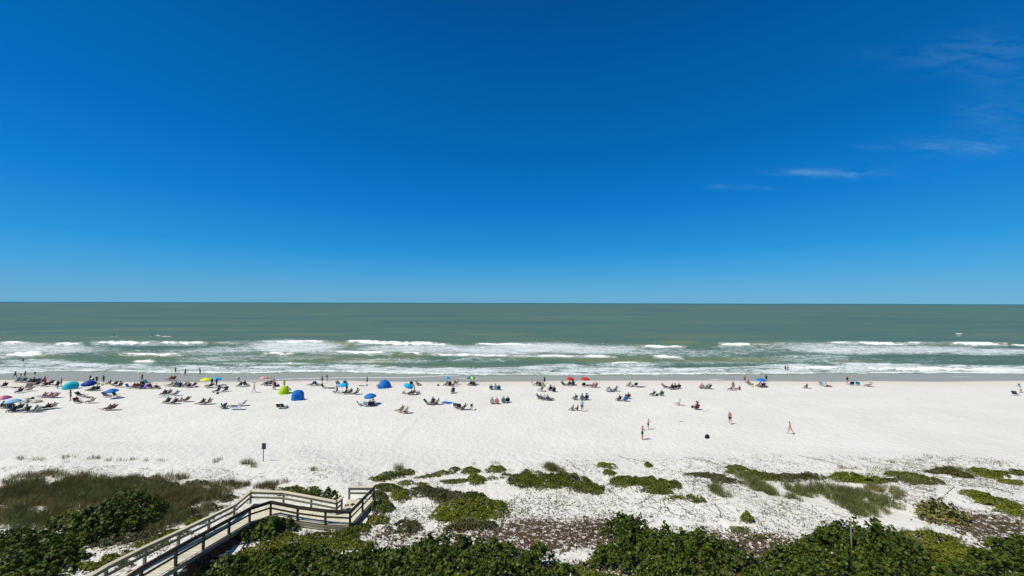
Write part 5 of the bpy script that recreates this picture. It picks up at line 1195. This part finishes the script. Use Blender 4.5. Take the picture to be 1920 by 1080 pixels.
umbrella(ground(838.5,721),'small teal umbrella high above dark chairs near centre',['teal','sky blue'],.62,1.75,0,0,.30,.06); umbrella(ground(883,721),'blue green and yellow striped umbrella at centre',['deep blue','teal','lime','deep blue','mid blue','green','yellow','mid blue'],.92,1.85,R(3),0,.36,.08)
for px,py,po,ro,c,tp,hw,pl in [(836,723.5,'chair',80,'black','dark grey',None,'left under the small teal umbrella'),(843,723.5,'read',20,'black','dark green',None,'middle under the small teal umbrella'),(850,724,'legsout',90,'black','black','black','right under the small teal umbrella'),
    (881,723,'chair',60,'black','black',None,'left under the striped umbrella'),(888.5,723,'chair',0,'dark grey','black',None,'right under the striped umbrella')]:
    S(px,py,po,ro,pl,ch=c,top=tp,hat=hw,skin='d')
S(856,720.5,'chair',85,'right of the small teal umbrella',ch='tan',top=None,bot='brown',skin='t')
S(849,737.5,'chair',180,'alone below the small teal umbrella',ch='navy',top='dark grey',hat='dark grey'); o = MB(); o.tube([(0,0,-.1),(0,0,.9)],.012,6); o.tube([(0,0,.9),(0,0,.93)],.02,6); o = o.build('umbrella_stake', m_white); o.location = ground(858.5,737); tag(o,'thin white stake right of the lone navy chair','stake')
C_(803.5,758.5,-100,'dark grey','left of the dark pair at centre','recl'); S(811,759,'chair',180,'left of the dark pair at centre',ch='grey',top='dark grey',hat='dark grey'); S(818.5,758.5,'legsout',92,'right of the dark pair at centre',ch='navy',top='black',skin='d')
towel(ground(838,755.5),R(70),'bright blue towel spread flat at centre','blue',1.2,1.7,.14)
C_(854,764,0,'grey','left end of the three chairs left of the white topped bender',frame=m_white); C_(861,765.5,0,'navy','middle of the three chairs left of the white topped bender'); S(867,768.5,'lounge',95,'at the right of three chairs beside the bender',ch='black',top='black',skin='d')
S(884,769.5,'bend',0,'alone on the sand at centre',top='white',bot='black',skin='t',scale=1.0)
# 900 - 1120
for px,py,po,c,tp,hw,sk,pl in [(921,730.5,'chair','dark teal','white',None,'t','left of the trio right of centre line'),(929,730.5,'read','light blue','white','grey','t','middle of the trio right of centre line'),(935.5,731,'chair','dark green','beige',None,'t','right of the trio right of centre line'),
    (923,757,'chair','pale pink','maroon','pale pink','t','first in the short row below the centre trio'),(932,757,'chair','pink','pink',None,'f','second in the short row below the centre trio'),(944,755.5,'read','teal','teal','light blue','t','third in the short row below the centre trio'),(952,754.5,'chair','black','yellow',None,'t','last in the short row below the centre trio')]:
    S(px,py,po,0,pl,ch=c,top=tp,hat=hw,skin=sk)
S(997.5,720.5,'stand',0,'left of the folded navy umbrella group',top='beige',bot='tan',scale=.6); closed_umbrella(ground(1021,718.5),'folded navy umbrella shaped like a cone by the wet sand','navy',1.5,.20,.25)
S(1005,723,'chair',60,'left of the folded navy umbrella',ch='black',top='olive',skin='d'); S(1012.5,724,'read',0,'just left of the folded navy umbrella',ch='dark grey',top='dark grey',skin='d'); S(1018.5,724.5,'chair',-40,'right below the folded navy umbrella',ch='yellow',top='black',skin='t')
towel(ground(1026.5,724.5),R(70),'white towel right of the folded navy umbrella','white',.7,1.1)
S(1014,733.5,'chair',60,'below the folded navy umbrella',ch='grey',top='grey',bot='white'); bag(ground(1022.5,734.5),.1,'small dark bag below the folded navy umbrella','dark grey',.28); S(1031,732.5,'chair',20,'left of the pair below the white towel',ch='navy',top='grey',bot='navy',hat='navy'); S(1038.5,734.5,'read',0,'right of the pair below the white towel',ch='black',top='dark red',bot='brown',hat='tan')
for px,py,c,tp,pl in [(1011.5,748,'grey','dark grey','first in the slanted grey row right of centre'),(1018.5,750,'grey','grey','second in the slanted grey row right of centre'),(1026,750.5,'white','white','third in the slanted grey row right of centre'),(1031.5,751,'black','dark grey','last in the slanted grey row right of centre')]:
    S(px,py,'lounge',-80,pl,ch=c,top=tp,skin='d',bot='grey')
umbrella(ground(1069.5,722),'left red umbrella tilted and puckered by the wind',['red'],.72,1.75,R(14),R(-60),.30,.12); umbrella(ground(1097,722.5),'right red umbrella wide and level',['red'],.98,1.75,R(3),0,.36,.08)
S(1057,723,'chair',-70,'left of the left red umbrella',ch='black',top='tan',bot='black',skin='t'); S(1066,723.5,'chair',30,'left under the left red umbrella',ch='black',top='black'); S(1073.5,722.5,'chair',20,'right under the left red umbrella',ch='dark teal',top='dark teal',scale=1.15)
C_(1094,724.5,0,'black','under the right red umbrella'); S(1109,726,'lounge',90,'left of the tan pair right of the red umbrellas',ch='tan',top=None,bot='brown',skin='t'); S(1116,726.5,'chair',90,'right of the tan pair right of the red umbrellas',ch='brown',top='brown',bot='brown',skin='t',kind=W)
S(1078,749.5,'chair',20,'left of the trio above the blue shirted stander',ch='grey',top='white',bot='grey'); S(1091,750,'read',0,'middle of the trio above the blue shirted stander',ch='grey',top='grey',hat='grey'); S(1099,749.5,'chair',10,'right of the trio above the blue shirted stander',ch='navy',top='navy',hat='navy')
S(1091.5,771.5,'stand2',-10,'beside a seated brown pair right of centre',top='light blue',bot='navy',skin='t',scale=1.04)
S(1074,770,'sit',70,'left one beside the blue shirted stander',top='brown',bot='brown',skin='d',kind=W,long=True); S(1083,770,'sit',60,'nearest the blue shirted stander',top='maroon',bot='brown',skin='d',kind=W,long=True)
# 1120 - 1340
S(1140.5,734.5,'read',20,'left of the trio below the red umbrella pair',ch='white',top='navy',bot='light blue',hat='white'); S(1147,734.5,'lounge',-85,'middle of the trio below the red umbrella pair',ch='light blue',top='teal',bot='light blue'); S(1153.5,733.5,'chair',80,'right of the trio below the red umbrella pair',ch='black',top='black',skin='d',hair='hair')
S(1179.5,725,'read',60,'left of the empty teal chair by the damp sand',ch='black',top='maroon',bot='black',skin='d'); bag(ground(1186,724.5),.2,'tan basket left of the empty teal chair','tan',.4); C_(1191.5,724.5,0,'dark teal','right of the tan basket'); S(1202,726.5,'lie',-78,'right of the empty teal chair by the damp sand',top='black',bot='black',skin='d')
S(1159.5,751.5,'chair',30,'left of the blue towel chair',ch='black',top='pink',bot='navy',skin='f'); S(1172,752,'chair',10,'draped in blue towel in open sand'.replace('draped in', 'with'),ch='blue',top='blue',bot='blue',hat='navy'); S(1177.5,747,'chair',0,'behind the blue towel chair',ch='maroon',top='orange',bot='dark red')
o = MB(); o.tube([(0,0,-.1),(0,0,1.6)],.012,6); o.tube([(0,0,1.6),(0,0,1.63)],.02,6); o = o.build('umbrella_stake', m_white); o.location = ground(1172.5,750); tag(o,'tall thin white stake behind the blue towel chair','stake')
S(1247,727.5,'lounge',-88,'left of the crowded maroon group',ch='dark grey',top='tan',bot='black',skin='d'); S(1258.5,730,'chair',20,'left in the crowded maroon group',ch='black',top='maroon',bot='black',skin='d',scale=1.1); S(1265,729.5,'read',0,'middle in the crowded maroon group',ch='navy',top='grey',bot='maroon',hat='grey'); S(1272.5,728.5,'chair',-10,'right in the crowded maroon group',ch='maroon',top='pale pink',bot='maroon',hat='beige')
S(1223.5,742,'chair',40,'left of the teal and green pair',ch='dark teal',top='light blue',bot='dark teal'); bag(ground(1232,741.5),.3,'dark bag between the teal and the green chair','dark green',.42); S(1239.5,742,'chair',10,'right of the teal and green pair',ch='green',top='dark grey',bot='dark green')
S(1274,759.5,'sit',50,'left of the pink swimsuit sitter',top='white',bot='pink',hat='pale pink',skin='f'); towel(ground(1277,760.5),R(86),'pink towel under the person in the pale pink hat','pale pink',.6,1.4)
S(1305.5,767.5,'chair',0,'with black bag at the left, in open sand'.replace(',', ''),ch='maroon',top='pink',bot='maroon',skin='r',hat='brown',scale=1.12); bag(ground(1299,764.5),.3,'black bag left of the person in the brown hat','black',.45)
S(1204.5,824.5,'phone',-75,'nearest the camera on the open sand',top=None,bot='dark green',skin='r',scale=1.02); S(1215.5,805.5,'phone',-75,'second nearest the camera on the open sand',top=None,bot='navy',skin='f',scale=.86)
S(1369,795,'walk',150,'in tan swimwear on the open sand'.replace('in tan swimwear ', ''),top='tan',bot='brown',skin='t',kind=W,long=True,scale=1.03); S(1482,814,'stride',70,'farthest right on the open sand',top='pale pink',bot='pale pink',skin='f',kind='suit',long=True,scale=.98)
bag(ground(1326,821.5),.5,'dark brown bag alone on open sand nearest the camera','black',.55)
a = MB(); a.tube([(-.32,0,.02),(-.1,.03,.05),(.12,-.02,.05),(.35,.02,.02)],[.018,.03,.028,.012],6); a.tube([(.05,0,.05),(.16,.10,.07)],[.018,.008],5); o = a.build('driftwood', m_stem, None, True); o.location = ground(1277,791); tag(o,'short stick of driftwood on the open sand','driftwood')
for k,(x,y) in enumerate([(1319.5,772),(1323.5,771.5),(1327,770),(1329,769)]):
    a = MB(); a.tube([(-.08,0,.01),(0,.02,.05),(.09,.01,.02)],[.02,.04,.02],6); o = a.build('seaweed_clump', m_stemd, None, True); o.location = ground(x,y); o.rotation_euler.z = k; tag(o,'scrap of dark seaweed in a short line of scraps on the sand','seaweed','seaweed scraps')
S(1315,728.5,'chair',0,'left of the trio at right of centre',ch='pale pink',top='maroon',bot='maroon',hat='pale pink',skin='r'); S(1322.5,729,'lounge',80,'middle of the trio at right of centre',ch='light blue',top='grey',bot='light blue'); S(1328.5,729.5,'chair',80,'right of the trio at right of centre',ch='navy',top='black',skin='d')
# 1340 - 1920
S(1371,731.5,'chair',60,'left of the kneeling brown figure',ch='dark grey',top='maroon',bot='grey',skin='d'); S(1376.5,730,'kneel',60,'right of centre, arm raised beside two chairs'.replace(',', ''),top='brown',bot='dark red',skin='d',scale=1.15); S(1387,731.5,'sit',10,'right of the kneeling brown figure',top='dark red',bot='maroon',skin='r')
S(1396.5,717.5,'stand2',170,'alone near the wet sand at right',top=None,bot='black',skin='r',scale=1.04); S(1405,722,'chair',-60,'left of the blue umbrella at right',ch='tan',top='beige',bot='black',skin='t'); bag(ground(1411,725.5),.2,'lime bag left of the blue umbrella at right','lime',.4); bag(ground(1411.5,721.5),.6,'olive bag behind the lime bag at right','olive',.34)
umbrella(ground(1427,724.5),'bright blue umbrella standing alone at right',['blue'],1.05,1.75,R(5),R(-80),.34,.08); S(1422.5,725,'chair',60,'left under the blue umbrella at right',ch='maroon',top='maroon',bot='black',skin='d'); S(1428,726.5,'lounge',90,'middle under the blue umbrella at right',ch='black',top='black'); S(1433.5,726.5,'chair',-60,'right under the blue umbrella at right',ch='black',top='dark grey')
S(1437,716.5,'stand',0,'behind the blue umbrella at right',top='dark grey',bot='navy')
S(1473,697,'hips',0,'left of two waders in the foam at right',top='dark red',bot='navy',skin='r',z=-.4); S(1477.5,696.5,'wave',20,'right of two waders at right',top=None,bot='mid blue',skin='t',z=-.4)
S(1513,727.5,'sit',20,'alone right of the blue umbrella',top='brown',bot='brown',skin='r',long=True); towel(ground(1513,728),R(88),'brown towel under the lone sitter at right','tan',.5,1.6)
C_(1541,723.5,-60,'light blue','left of the pink brown sitter at right'); S(1551,724.5,'sitback',-85,'beside the light blue chair',top='pale pink',bot='maroon',skin='r'); towel(ground(1553,725),R(85),'maroon towel right of the light blue chair','maroon',.6,1.5)
S(1589,721.5,'stand',170,'left of the navy chair at far right',top='black',bot='beige',skin='f',hat='dark grey'); C_(1597,722.5,-30,'navy','right of the standing person at far right'); C_(1608.5,723,-45,'teal','in the middle of the far right chairs'); S(1627.5,725,'lounge',85,'right of the far right chairs',ch='beige',top='pale pink',bot='black',skin='r')
C_(1904.5,741.5,-75,'dark teal','near the right edge of the photo'); S(1914.5,736.5,'reach',60,'at the right edge of the photo',top='light blue',bot='white',skin='t',hat='navy')
# surfers lying back on the swell and a far off swimmer
def surfer(px, py, pose, rot, label, blabel, color):
    p = atz(px, py, .05); person(p + Vector((0,0,.10)), R(rot), pose, label, 'd', 'black', 'black', group='paddle boarders beyond the breakers')
    a = MB(); n = 14; prof = [(-1.5,.05),(-1.3,.22),(-.8,.34),(0,.38),(.8,.33),(1.25,.2),(1.55,.03)]
    L1 = [(x, -w) for x, w in prof] + [(x, w) for x, w in prof[::-1]]; m_ = len(L1); a.v = [(x, y, 0) for x, y in L1] + [(x, y, .10) for x, y in L1]; a.f = [tuple(range(m_))[::-1], tuple(range(m_, 2*m_))] + [(i, (i+1)%m_, m_+(i+1)%m_, m_+i) for i in range(m_)]
    o = a.build('paddle_board', cm(color)); o.location = p; o.rotation_euler.z = R(8); tag(o, blabel, 'paddle board', 'paddle boards beyond the breakers')
surfer(212.5, 631.2, 'reach', -80, 'person in black standing on the left board far out', 'white board carrying the left person far out', 'white')
surfer(285, 630.8, 'bend', 80, 'person in black bending low on the right board far out', 'white board carrying the right person far out', 'white')
S(422, 638, 'stand', 0, 'head out of the water beyond the breakers at left', top='black', z=-1.3)
